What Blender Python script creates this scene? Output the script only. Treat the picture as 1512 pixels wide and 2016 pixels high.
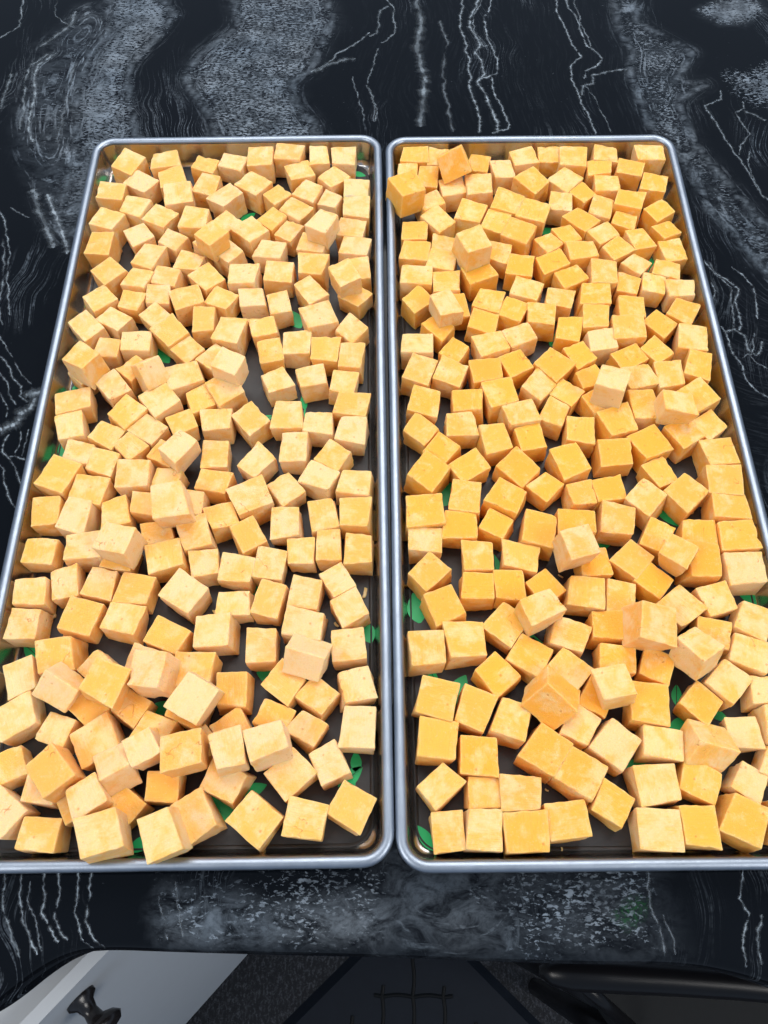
import bpy, bmesh, math, random
import numpy as np
from mathutils import Matrix, Vector, Quaternion, noise

for _o in list(bpy.data.objects):
    bpy.data.objects.remove(_o)
SC = bpy.context.scene
COL = SC.collection
random.seed(7)
RNG = np.random.default_rng(7)

# ---------------------------------------------------------------- camera
F_PX, PITCH, ROLL = 1550.0, 0.459197, -0.007275
CAM = Vector((0.0, -0.233198, 0.376509))
cd = bpy.data.cameras.new('camera')
cd.sensor_fit = 'VERTICAL'
cd.sensor_height = 24.0
cd.lens = F_PX / 2016.0 * 24.0
cd.clip_start = 0.01
cd.clip_end = 50.0
cam = bpy.data.objects.new('camera', cd)
COL.objects.link(cam)
CAM_R = Matrix.Rotation(PITCH, 3, 'X') @ Matrix.Rotation(ROLL, 3, 'Z')
cam.matrix_world = Matrix.Translation(CAM) @ CAM_R.to_4x4()
SC.camera = cam

def at(px, py, z=0.0):
    """a point of the photograph (1512 x 2016) laid on the horizontal plane z"""
    d = CAM_R @ Vector(((px - 756.0) / F_PX, -(py - 1008.0) / F_PX, -1.0))
    return CAM + d * ((z - CAM.z) / d.z)

# ---------------------------------------------------------------- world, lamps, exposure
world = bpy.data.worlds.new('World')
SC.world = world
world.use_nodes = True
bg = world.node_tree.nodes['Background']
bg.inputs['Color'].default_value = (0.42, 0.54, 0.72, 1)
bg.inputs['Strength'].default_value = 0.58

def area_lamp(name, loc, target, size, size_y, power, color):
    ld = bpy.data.lights.new(name, 'AREA')
    ld.shape = 'RECTANGLE'
    ld.size, ld.size_y = size, size_y
    ld.energy = power
    ld.color = color
    o = bpy.data.objects.new(name, ld)
    COL.objects.link(o)
    o.location = loc
    o.rotation_euler = (Vector(target) - Vector(loc)).to_track_quat('-Z', 'Y').to_euler()
    return o

area_lamp('ceiling_and_fill_lamp', (-0.05, 0.95, 1.75), (-0.02, 0.15, 0), 1.7, 1.4, 32, (1.0, 0.97, 0.93))
area_lamp('ceiling_and_fill_lamp', (-1.55, -1.00, 1.70), (-0.1, -0.05, 0), 1.0, 1.0, 25, (1.0, 0.97, 0.93))  # unseen fill lamp, added to brighten the cubes' front and left faces
area_lamp('ceiling_and_fill_lamp', (1.55, -1.00, 1.70), (0.1, -0.05, 0), 1.0, 1.0, 25, (1.0, 0.97, 0.93))  # matching unseen fill lamp, added to lift the shade from the right
area_lamp('ceiling_spot', (0.75, 0.95, 1.72), (0, 0.0, 0), 0.35, 0.35, 5, (1.0, 0.96, 0.90))

SC.view_settings.view_transform = 'Standard'
SC.view_settings.look = 'None'
SC.view_settings.exposure = 0.07
SC.view_settings.gamma = 1.0
SC.render.engine = 'CYCLES'
SC.cycles.max_bounces = 6
SC.cycles.use_denoising = True
SC.cycles.use_adaptive_sampling = True
SC.cycles.adaptive_threshold = 0.03

# ---------------------------------------------------------------- helpers
def tag(o, label=None, cat=None, group=None, kind=None):
    if label: o['label'] = label
    if cat: o['category'] = cat
    if group: o['group'] = group
    if kind: o['kind'] = kind
    return o

def obj(name, verts, faces, mat=None, parent=None, smooth=False):
    me = bpy.data.meshes.new(name)
    me.from_pydata([tuple(v) for v in verts], [], faces)
    me.update()
    if smooth:
        me.polygons.foreach_set('use_smooth', [True] * len(me.polygons))
    if mat: me.materials.append(mat)
    o = bpy.data.objects.new(name, me)
    COL.objects.link(o)
    if parent: o.parent = parent
    return o

def empty(name, loc=(0, 0, 0), rz=0.0):
    o = bpy.data.objects.new(name, None)
    COL.objects.link(o)
    o.location = loc
    o.rotation_euler = (0, 0, rz)
    o.empty_display_size = 0.02
    return o

class NT:
    """small node-tree helper"""
    def __init__(self, name):
        self.m = bpy.data.materials.new(name)
        self.m.use_nodes = True
        self.t = self.m.node_tree
        self.b = self.t.nodes['Principled BSDF']
    def n(self, typ, **kw):
        nd = self.t.nodes.new(typ)
        for k, v in kw.items(): setattr(nd, k, v)
        return nd
    def l(self, a, b): self.t.links.new(a, b)
    def val(self, sock, v):
        if hasattr(v, 'is_output') or hasattr(v, 'links') and not isinstance(v, (tuple, list, float, int)):
            self.l(v, sock)
        else:
            sock.default_value = v
    def math(self, op, a, b=None, c=None, clamp=False):
        nd = self.n('ShaderNodeMath', operation=op, use_clamp=clamp)
        self.val(nd.inputs[0], a)
        if b is not None: self.val(nd.inputs[1], b)
        if c is not None: self.val(nd.inputs[2], c)
        return nd.outputs[0]
    def mix(self, fac, a, b, blend='MIX'):
        nd = self.n('ShaderNodeMix', data_type='RGBA', blend_type=blend)
        self.val(nd.inputs['Factor'], fac)
        self.val(nd.inputs[6], a); self.val(nd.inputs[7], b)
        return nd.outputs[2]
    def ramp(self, x, lo, hi, to0=0.0, to1=1.0):
        nd = self.n('ShaderNodeMapRange', interpolation_type='SMOOTHSTEP')
        self.val(nd.inputs['Value'], x)
        nd.inputs['From Min'].default_value = lo
        nd.inputs['From Max'].default_value = hi
        nd.inputs['To Min'].default_value = to0
        nd.inputs['To Max'].default_value = to1
        return nd.outputs['Result']
    def noise(self, vec, scale, detail=3.0, rough=0.5, dist=0.0):
        nd = self.n('ShaderNodeTexNoise')
        if vec is not None: self.l(vec, nd.inputs['Vector'])
        nd.inputs['Scale'].default_value = scale
        nd.inputs['Detail'].default_value = detail
        nd.inputs['Roughness'].default_value = rough
        nd.inputs['Distortion'].default_value = dist
        return nd.outputs['Fac']
    def mapping(self, vec, scale=(1, 1, 1), rot=(0, 0, 0), loc=(0, 0, 0)):
        nd = self.n('ShaderNodeMapping')
        self.l(vec, nd.inputs['Vector'])
        nd.inputs['Scale'].default_value = scale
        nd.inputs['Rotation'].default_value = rot
        nd.inputs['Location'].default_value = loc
        return nd.outputs['Vector']
    def attr(self, name, out='Fac'):
        nd = self.n('ShaderNodeAttribute', attribute_name=name)
        return nd.outputs[out]
    def coord(self, out='Object'):
        return self.n('ShaderNodeTexCoord').outputs[out]
    def bump(self, h, strength, dist):
        nd = self.n('ShaderNodeBump')
        self.l(h, nd.inputs['Height'])
        nd.inputs['Strength'].default_value = strength
        nd.inputs['Distance'].default_value = dist
        self.l(nd.outputs['Normal'], self.b.inputs['Normal'])
        return nd
    def set(self, **kw):
        for k, v in kw.items():
            self.val(self.b.inputs[k.replace('_', ' ')], v)

# ---------------------------------------------------------------- materials
def mat_stone():
    k = NT('black_granite')
    co = k.coord()
    band, smoke, streak, green, flow = k.attr('band'), k.attr('smoke'), k.attr('streak'), k.attr('green'), k.attr('flow')
    wob = k.noise(co, 38, 4, 0.6)
    bnd = k.math('ADD', band, k.math('MULTIPLY', k.math('SUBTRACT', wob, 0.5), k.math('MULTIPLY', 0.9, k.ramp(band, 0.02, 0.3))))
    # speckled mineral patches: grey ground eaten by short dark dashes
    sp = k.noise(k.mapping(co, (330, 640, 1), (0, 0, 0.10)), 1.0, 4.5, 0.68, 0.45)
    spk = k.ramp(k.math('ADD', sp, k.math('MULTIPLY', bnd, 0.20)), 0.615, 0.685)
    spk = k.math('MULTIPLY', spk, k.ramp(bnd, 0.10, 0.42))
    spk = k.math('MULTIPLY', spk, k.ramp(k.noise(co, 70, 5, 0.65), 0.3, 0.68, 0.18, 0.85))
    # sparse flecks all over
    fl = k.noise(k.mapping(co, (260, 420, 1), (0, 0, 0.4)), 1.0, 2.0, 0.6)
    flk = k.math('MULTIPLY', k.ramp(fl, 0.71, 0.80), k.ramp(k.noise(co, 14, 2), 0.42, 0.65, 0.0, 0.5))
    # layered lines that follow the outlines of the bands
    cb = k.n('ShaderNodeCombineXYZ')
    k.l(k.math('MULTIPLY', flow, 620.0), cb.inputs[0])
    sx = k.n('ShaderNodeSeparateXYZ'); k.l(co, sx.inputs[0])
    k.l(k.math('MULTIPLY', sx.outputs[0], 45.0), cb.inputs[1]); k.l(k.math('MULTIPLY', sx.outputs[1], 45.0), cb.inputs[2])
    fs = k.noise(cb.outputs[0], 1.0, 4.0, 0.62, 0.5)
    brk = k.noise(co, 420, 3, 0.7)
    fsm = k.math('MULTIPLY', k.ramp(fs, 0.50, 0.68), k.math('MULTIPLY', k.math('MULTIPLY', streak, k.ramp(flow, 0.002, 0.022, 1.0, 0.25)), k.ramp(brk, 0.30, 0.62, 0.30, 1.0)))
    spk = k.math('MULTIPLY', spk, k.ramp(flow, 0.0, 0.009, 0.35, 1.0))
    wx = k.math('ADD', k.math('MULTIPLY', sx.outputs[0], 1.0), k.math('MULTIPLY', k.math('SUBTRACT', k.noise(co, 7, 3, 0.5), 0.5), 0.085))
    cw = k.n('ShaderNodeCombineXYZ')
    k.l(k.math('MULTIPLY', wx, 300.0), cw.inputs[0]); k.l(k.math('MULTIPLY', sx.outputs[1], 9.0), cw.inputs[1])
    wv = k.noise(cw.outputs[0], 1.0, 3.0, 0.6, 0.3)
    rid = k.ramp(k.math('ABSOLUTE', k.math('SUBTRACT', wv, 0.5)), 0.0, 0.030, 1.0, 0.0)
    wsp = k.math('MULTIPLY', k.math('MULTIPLY', rid, k.ramp(k.noise(k.mapping(co, (16, 7, 1)), 1.0, 3, 0.55), 0.50, 0.68, 0.0, 0.5)), k.ramp(brk, 0.32, 0.66, 0.1, 1.0))
    fsm = k.math('MAXIMUM', fsm, wsp)
    smn = k.noise(k.mapping(co, (70, 130, 1)), 1.0, 6.0, 0.68, 0.8)
    smm = k.math('MULTIPLY', smoke, k.ramp(smn, 0.32, 0.68))
    smm = k.math('MULTIPLY', smm, k.ramp(brk, 0.25, 0.6, 0.55, 1.0))
    tot = k.math('MAXIMUM', k.math('MAXIMUM', spk, flk), k.math('MAXIMUM', fsm, smm), clamp=True)
    hue = k.noise(co, 24, 3)
    light = k.mix(hue, (0.15, 0.20, 0.26, 1), (0.25, 0.28, 0.31, 1))
    base = k.mix(k.noise(co, 9, 4), (0.0012, 0.0018, 0.0030, 1), (0.0035, 0.0045, 0.0065, 1))
    col = k.mix(tot, base, light)
    gsp = k.math('MULTIPLY', k.ramp(green, 0.15, 0.85), k.ramp(k.noise(co, 620, 4, 0.75), 0.44, 0.62, 0.05, 0.85))
    col = k.mix(gsp, col, (0.012, 0.055, 0.020, 1))
    k.set(Base_Color=col, Roughness=k.ramp(k.noise(co, 60, 4), 0.3, 0.7, 0.03, 0.08), IOR=1.38, Specular_IOR_Level=0.27)
    k.bump(k.noise(co, 250, 2), 0.02, 0.0005)
    return k.m

def mat_vein():
    k = NT('pale_mineral_vein')
    co = k.coord()
    a = k.attr('fade')
    n1 = k.noise(co, 700, 4, 0.7)
    m = k.math('MULTIPLY', a, k.ramp(n1, 0.22, 0.62, 0.15, 1.15), clamp=True)
    col = (0.28, 0.33, 0.375, 1)
    k.set(Base_Color=col, Roughness=0.07, IOR=1.38, Alpha=k.math('MULTIPLY', m, 1.15, clamp=True))
    return k.m

def mat_steel(name, rough, tint=(0.80, 0.80, 0.80)):
    k = NT(name)
    co = k.coord()
    sc1 = k.noise(k.mapping(co, (900, 40, 300)), 1.0, 3, 0.6)
    sc2 = k.noise(k.mapping(co, (40, 900, 300)), 1.0, 3, 0.6)
    g = k.noise(co, 55, 4, 0.6)
    k.set(Base_Color=k.mix(k.ramp(g, 0.3, 0.75), (*[t * 0.86 for t in tint], 1), (*tint, 1)),
          Metallic=1.0,
          Roughness=k.math('ADD', rough - 0.06, k.math('MULTIPLY', k.noise(co, 160, 5, 0.7), 0.24)))
    k.bump(k.math('ADD', k.math('ADD', sc1, sc2), k.math('MULTIPLY', g, 2.0)), 0.09, 0.0005)
    return k.m

def mat_simple(name, col, rough, bump=0.0, bscale=300, var=0.12, **kw):
    k = NT(name)
    co = k.coord()
    n = k.noise(co, bscale * 0.3, 4, 0.6)
    c0 = tuple(max(0, v * (1 - var)) for v in col) + (1,)
    c1 = tuple(v * (1 + var) for v in col) + (1,)
    k.set(Base_Color=k.mix(n, c0, c1), Roughness=rough)
    for a, v in kw.items(): k.set(**{a: v})
    if bump: k.bump(k.noise(co, bscale, 3), bump, 0.0005)
    return k.m

def mat_cheese():
    k = NT('dried_cheese')
    p = k.attr('uvw', 'Vector')
    tint = k.attr('tint', 'Color')
    pale = k.attr('pale')
    edge = k.attr('edge')
    big = k.noise(p, 95, 4, 0.6, 0.4)
    mid = k.noise(p, 330, 4, 0.65)
    fine = k.noise(p, 1500, 3, 0.6)
    str1 = k.noise(k.mapping(p, (110, 1500, 1500), (0.15, 0.1, 0.2)), 1.0, 3.5, 0.62)
    blotch = k.math('ADD', k.math('MULTIPLY', big, 0.78), k.math('MULTIPLY', mid, 0.22))
    blotch = k.math('ADD', blotch, k.math('MULTIPLY', k.math('SUBTRACT', str1, 0.5), 0.14))
    crust = k.ramp(k.math('ADD', blotch, k.math('MULTIPLY', k.math('SUBTRACT', pale, 0.5), 0.42)), 0.40, 0.62)
    crust = k.math('MULTIPLY', crust, k.ramp(fine, 0.25, 0.7, 0.72, 1.0))
    ecr = k.math('MULTIPLY', edge, k.ramp(mid, 0.25, 0.65, 0.10, 0.70))
    crust = k.math('MAXIMUM', crust, ecr)
    deep = k.mix(1.0, tint, (1.02, 0.88, 0.50, 1), 'MULTIPLY')
    palec = k.mix(0.52, tint, (0.87, 0.665, 0.395, 1))
    col = k.mix(crust, deep, palec)
    frost = k.math('MULTIPLY', k.ramp(k.noise(p, 900, 4, 0.75), 0.54, 0.70), k.ramp(mid, 0.42, 0.62, 0.03, 0.36))
    col = k.mix(frost, col, (0.88, 0.74, 0.52, 1))
    # tiny pits and eyes in the cut face
    vo = k.n('ShaderNodeTexVoronoi')
    k.l(p, vo.inputs['Vector'])
    vo.inputs['Scale'].default_value = 210
    pit = k.math('MULTIPLY', k.ramp(vo.outputs['Distance'], 0.05, 0.17, 1.0, 0.0), k.ramp(big, 0.47, 0.56))
    col = k.mix(k.math('MULTIPLY', pit, 0.55), col, (0.62, 0.24, 0.035, 1))
    k.set(Base_Color=col, Roughness=k.ramp(crust, 0, 1, 0.5, 0.75),
          Subsurface_Weight=0.45, Subsurface_Radius=(1.0, 0.42, 0.12), Subsurface_Scale=0.0032, Sheen_Weight=0.08, Sheen_Roughness=0.6)
    k.b.inputs['Specular IOR Level'].default_value = 0.35
    ck = k.noise(p, 62, 3, 0.6, 0.2)
    crack = k.math('MULTIPLY', k.ramp(k.math('ABSOLUTE', k.math('SUBTRACT', ck, 0.5)), 0.0, 0.009, 1.0, 0.0), k.ramp(k.noise(p, 75, 1), 0.66, 0.70))
    col = k.mix(k.math('MULTIPLY', crack, 0.7), col, (0.55, 0.19, 0.03, 1))
    k.l(col, k.b.inputs['Base Color'])
    h = k.math('ADD', k.math('MULTIPLY', str1, 1.0), k.math('ADD', k.math('MULTIPLY', mid, 0.9), k.math('MULTIPLY', fine, 0.25)))
    h = k.math('SUBTRACT', h, k.math('MULTIPLY', pit, 0.9))
    h = k.math('SUBTRACT', h, k.math('MULTIPLY', crack, 1.2))
    k.bump(h, 0.5, 0.0008)
    return k.m

M_STONE, M_VEIN = mat_stone(), mat_vein()
M_STEEL = mat_steel('brushed_steel_rim', 0.38, (0.33, 0.375, 0.44))
M_PAN = mat_steel('steel_pan', 0.16, (0.70, 0.68, 0.66))
M_MAT = mat_simple('charcoal_silicone', (0.022, 0.0205, 0.0215), 0.5, 0.08, 900, 0.3)
M_LEAF = mat_simple('green_print', (0.006, 0.44, 0.13), 0.45, 0.03, 900, 0.06)
M_CHEESE = mat_cheese()

# ---------------------------------------------------------------- countertop
def pip(px, py, poly):
    inside = np.zeros(px.shape, bool)
    n = len(poly)
    for i in range(n):
        x0, y0 = poly[i]; x1, y1 = poly[(i + 1) % n]
        c = ((y0 > py) != (y1 > py)) & (px < (x1 - x0) * (py - y0) / ((y1 - y0) if y1 != y0 else 1e-9) + x0)
        inside ^= c
    return inside

def dist_poly(px, py, poly, closed=True):
    best = np.full(px.shape, 1e9)
    n = len(poly)
    for i in range(n if closed else n - 1):
        ax, ay = poly[i]; bx, by = poly[(i + 1) % n]
        dx, dy = bx - ax, by - ay
        L2 = dx * dx + dy * dy + 1e-12
        t = np.clip(((px - ax) * dx + (py - ay) * dy) / L2, 0, 1)
        best = np.minimum(best, np.hypot(px - ax - t * dx, py - ay - t * dy))
    return best

def world_poly(pts, z=0.0):
    return [(lambda v: (v.x, v.y))(at(a, b, z)) for a, b in pts]

FRONT_TOP = [(-260, 2040), (-60, 1985), (0, 1938), (50, 1893), (100, 1852), (150, 1840), (200, 1836), (325, 1841), (500, 1846), (756, 1852), (1006, 1861), (1156, 1865), (1341, 1866), (1406, 1875), (1512, 1902), (1600, 1935), (1800, 2020)]
_fp = world_poly(FRONT_TOP)
_fx = np.array([p[0] for p in _fp]); _fy = np.array([p[1] for p in _fp])
def front_y(x):
    return np.interp(x, _fx, _fy)

def build_counter():
    xs = np.arange(-0.75, 0.7501, 0.0033)
    kern = np.ones(9) / 9
    fy = front_y(xs)
    fy = np.convolve(np.pad(fy, 4, mode='edge'), kern, 'valid')
    nb = 260
    tt = np.linspace(0, 1, nb)
    yb = 0.62
    X, Y, Z = [], [], []
    # rounded front edge, then the top sheet
    R = 0.0065
    for a in (0.03, 0.006):          # vertical face below the rounding
        X.append(xs); Y.append(fy - R); Z.append(np.full_like(xs, -a - R + (0.006)))
    for a in np.linspace(90, 8, 7):
        r = math.radians(a)
        X.append(xs); Y.append(fy - R * math.sin(r)); Z.append(np.full_like(xs, -R + R * math.cos(r)))
    for t in tt:
        X.append(xs); Y.append(fy + (yb - fy) * t); Z.append(np.zeros_like(xs))
    X = np.array(X); Y = np.array(Y); Z = np.array(Z)
    nr, nc = X.shape
    co = np.stack([X, Y, Z], -1).reshape(-1, 3)
    idx = np.arange(nr * nc).reshape(nr, nc)
    quads = np.stack([idx[:-1, :-1], idx[:-1, 1:], idx[1:, 1:], idx[1:, :-1]], -1).reshape(-1, 4)
    me = bpy.data.meshes.new('countertop')
    me.vertices.add(len(co)); me.vertices.foreach_set('co', co.ravel())
    me.loops.add(quads.size); me.loops.foreach_set('vertex_index', quads.ravel())
    me.polygons.add(len(quads))
    me.polygons.foreach_set('loop_start', np.arange(0, quads.size, 4))
    me.polygons.foreach_set('loop_total', np.full(len(quads), 4))
    me.update(calc_edges=True)
    me.polygons.foreach_set('use_smooth', [True] * len(me.polygons))
    px, py = co[:, 0], co[:, 1]
    def soft(poly, feather, pts_world=False):
        w = world_poly(poly)
        xs_ = [p[0] for p in w]; ys_ = [p[1] for p in w]
        out = np.zeros(len(px))
        sel = (px > min(xs_) - feather) & (px < max(xs_) + feather) & (py > min(ys_) - feather) & (py < max(ys_) + feather)
        a, b = px[sel], py[sel]
        d = dist_poly(a, b, w); s = np.where(pip(a, b, w), d, -d)
        out[sel] = np.clip(s / feather * 0.5 + 0.5, 0, 1)
        return out
    band = np.zeros(len(px)); smoke = np.zeros(len(px)); streak = np.zeros(len(px)); green = np.zeros(len(px))
    B1 = [(215, -120), (330, -60), (322, 0), (343, 28), (322, 62), (258, 125), (250, 160), (258, 215), (270, 275), (275, 330), (140, 460), (110, 440), (150, 275), (150, 180), (175, 110), (215, 60)]
    B1b = [(40, 290), (45, 190), (60, 130), (110, 98), (78, 97), (130, 52), (160, 18), (215, 8), (232, 60), (190, 110), (158, 180), (150, 275), (190, 330), (145, 480), (100, 440), (70, 350)]
    B2 = [(440, -100), (640, -90), (642, 0), (655, 40), (632, 90), (612, 140), (575, 160), (580, 200), (620, 250), (640, 330), (450, 330), (412, 225), (375, 172), (364, 150), (392, 110), (470, 50)]
    B3 = [(1195, -60), (1265, -60), (1260, 0), (1250, 40), (1300, 70), (1362, 102), (1350, 128), (1330, 160), (1388, 166), (1332, 200), (1372, 290), (1422, 350), (1530, 470), (1530, 560), (1440, 455), (1390, 405), (1378, 370), (1335, 300), (1290, 270), (1265, 210), (1240, 150), (1245, 100), (1220, 60)]
    B4 = [(1378, 22), (1410, 5), (1450, -6), (1495, 8), (1500, 24), (1460, 46), (1420, 44)]
    B4b = [(1430, 145), (1480, 140), (1560, 100), (1560, 215), (1490, 205), (1450, 180)]
    B5 = [(300, 1722), (340, 1735), (420, 1700), (770, 1690), (790, 1800), (756, 1875), (330, 1862), (308, 1815)]
    B5s = [(315, 1790), (330, 1760), (400, 1782), (455, 1772), (520, 1806), (600, 1790), (690, 1768), (760, 1790), (756, 1838), (640, 1838), (520, 1842), (400, 1846), (330, 1838)]
    B6 = [(960, 1700), (1270, 1700), (1285, 1760), (1310, 1880), (1220, 1890), (1000, 1885), (985, 1800)]
    B6s = [(770, 1690), (980, 1690), (1010, 1790), (1000, 1865), (756, 1850)]
    for poly, f, v in ((B1, .010, .90), (B1b, .012, .30), (B2, .010, .72), (B3, .010, .50), (B4, .006, 1.1), (B4b, .010, .8), (B5, .010, .40), (B6, .010, .48), (B6s, .015, .22)):
        band = np.maximum(band, soft(poly, f) * v)
    for poly, f, v in ((B5s, .008, .62), (B6s, .012, .30), (B4, .008, .25), (B1b, .012, .16), (B2, .014, .12), (B3, .012, .10), (B6, .014, .16)):
        smoke = np.maximum(smoke, soft(poly, f) * v)
    for poly, f, v in ((B1b, .010, 1.0), (B1, .012, .8), (B2, .012, .9), (B3, .01, .95), ([(700, -80), (1250, -80), (1330, 300), (700, 300)], .02, .08), ([(1400, 560), (1560, 560), (1560, 1020), (1480, 1020)], .01, .22), (B6s, .02, .5)):
        streak = np.maximum(streak, soft(poly, f) * v)
    # pale rinds along the band outlines
    for poly in (B1, B2, B3):
        w = world_poly(poly)
        d = dist_poly(px, py, w)
        smoke = np.maximum(smoke, np.clip(1 - d / 0.0034, 0, 1) * 0.62)
    flow = np.full(len(px), 9.0)
    for poly in (B1, B1b, B2, B3, B6s):
        flow = np.minimum(flow, dist_poly(px, py, world_poly(poly)))
    g2 = flow.reshape(nr, nc)
    for ax in (0, 1):
        pad = [(0, 0), (0, 0)]; pad[ax] = (2, 2)
        gp = np.pad(g2, pad, mode='edge')
        g2 = sum(np.take(gp, range(q, q + g2.shape[ax]), axis=ax) for q in range(5)) / 5
    flow = g2.ravel()
    green = soft([(1205, 1806), (1225, 1782), (1248, 1764), (1276, 1774), (1270, 1802), (1240, 1832)], .004)
    for nm, arr in (('band', band), ('smoke', smoke), ('streak', streak), ('green', green), ('flow', flow)):
        at_ = me.attributes.new(nm, 'FLOAT', 'POINT')
        at_.data.foreach_set('value', arr.astype(np.float32))
    me.materials.append(M_STONE)
    o = bpy.data.objects.new('countertop', me)
    COL.objects.link(o)
    return tag(o, 'glossy black granite countertop with pale veins and speckled bands under the trays', 'countertop', kind='structure')

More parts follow.
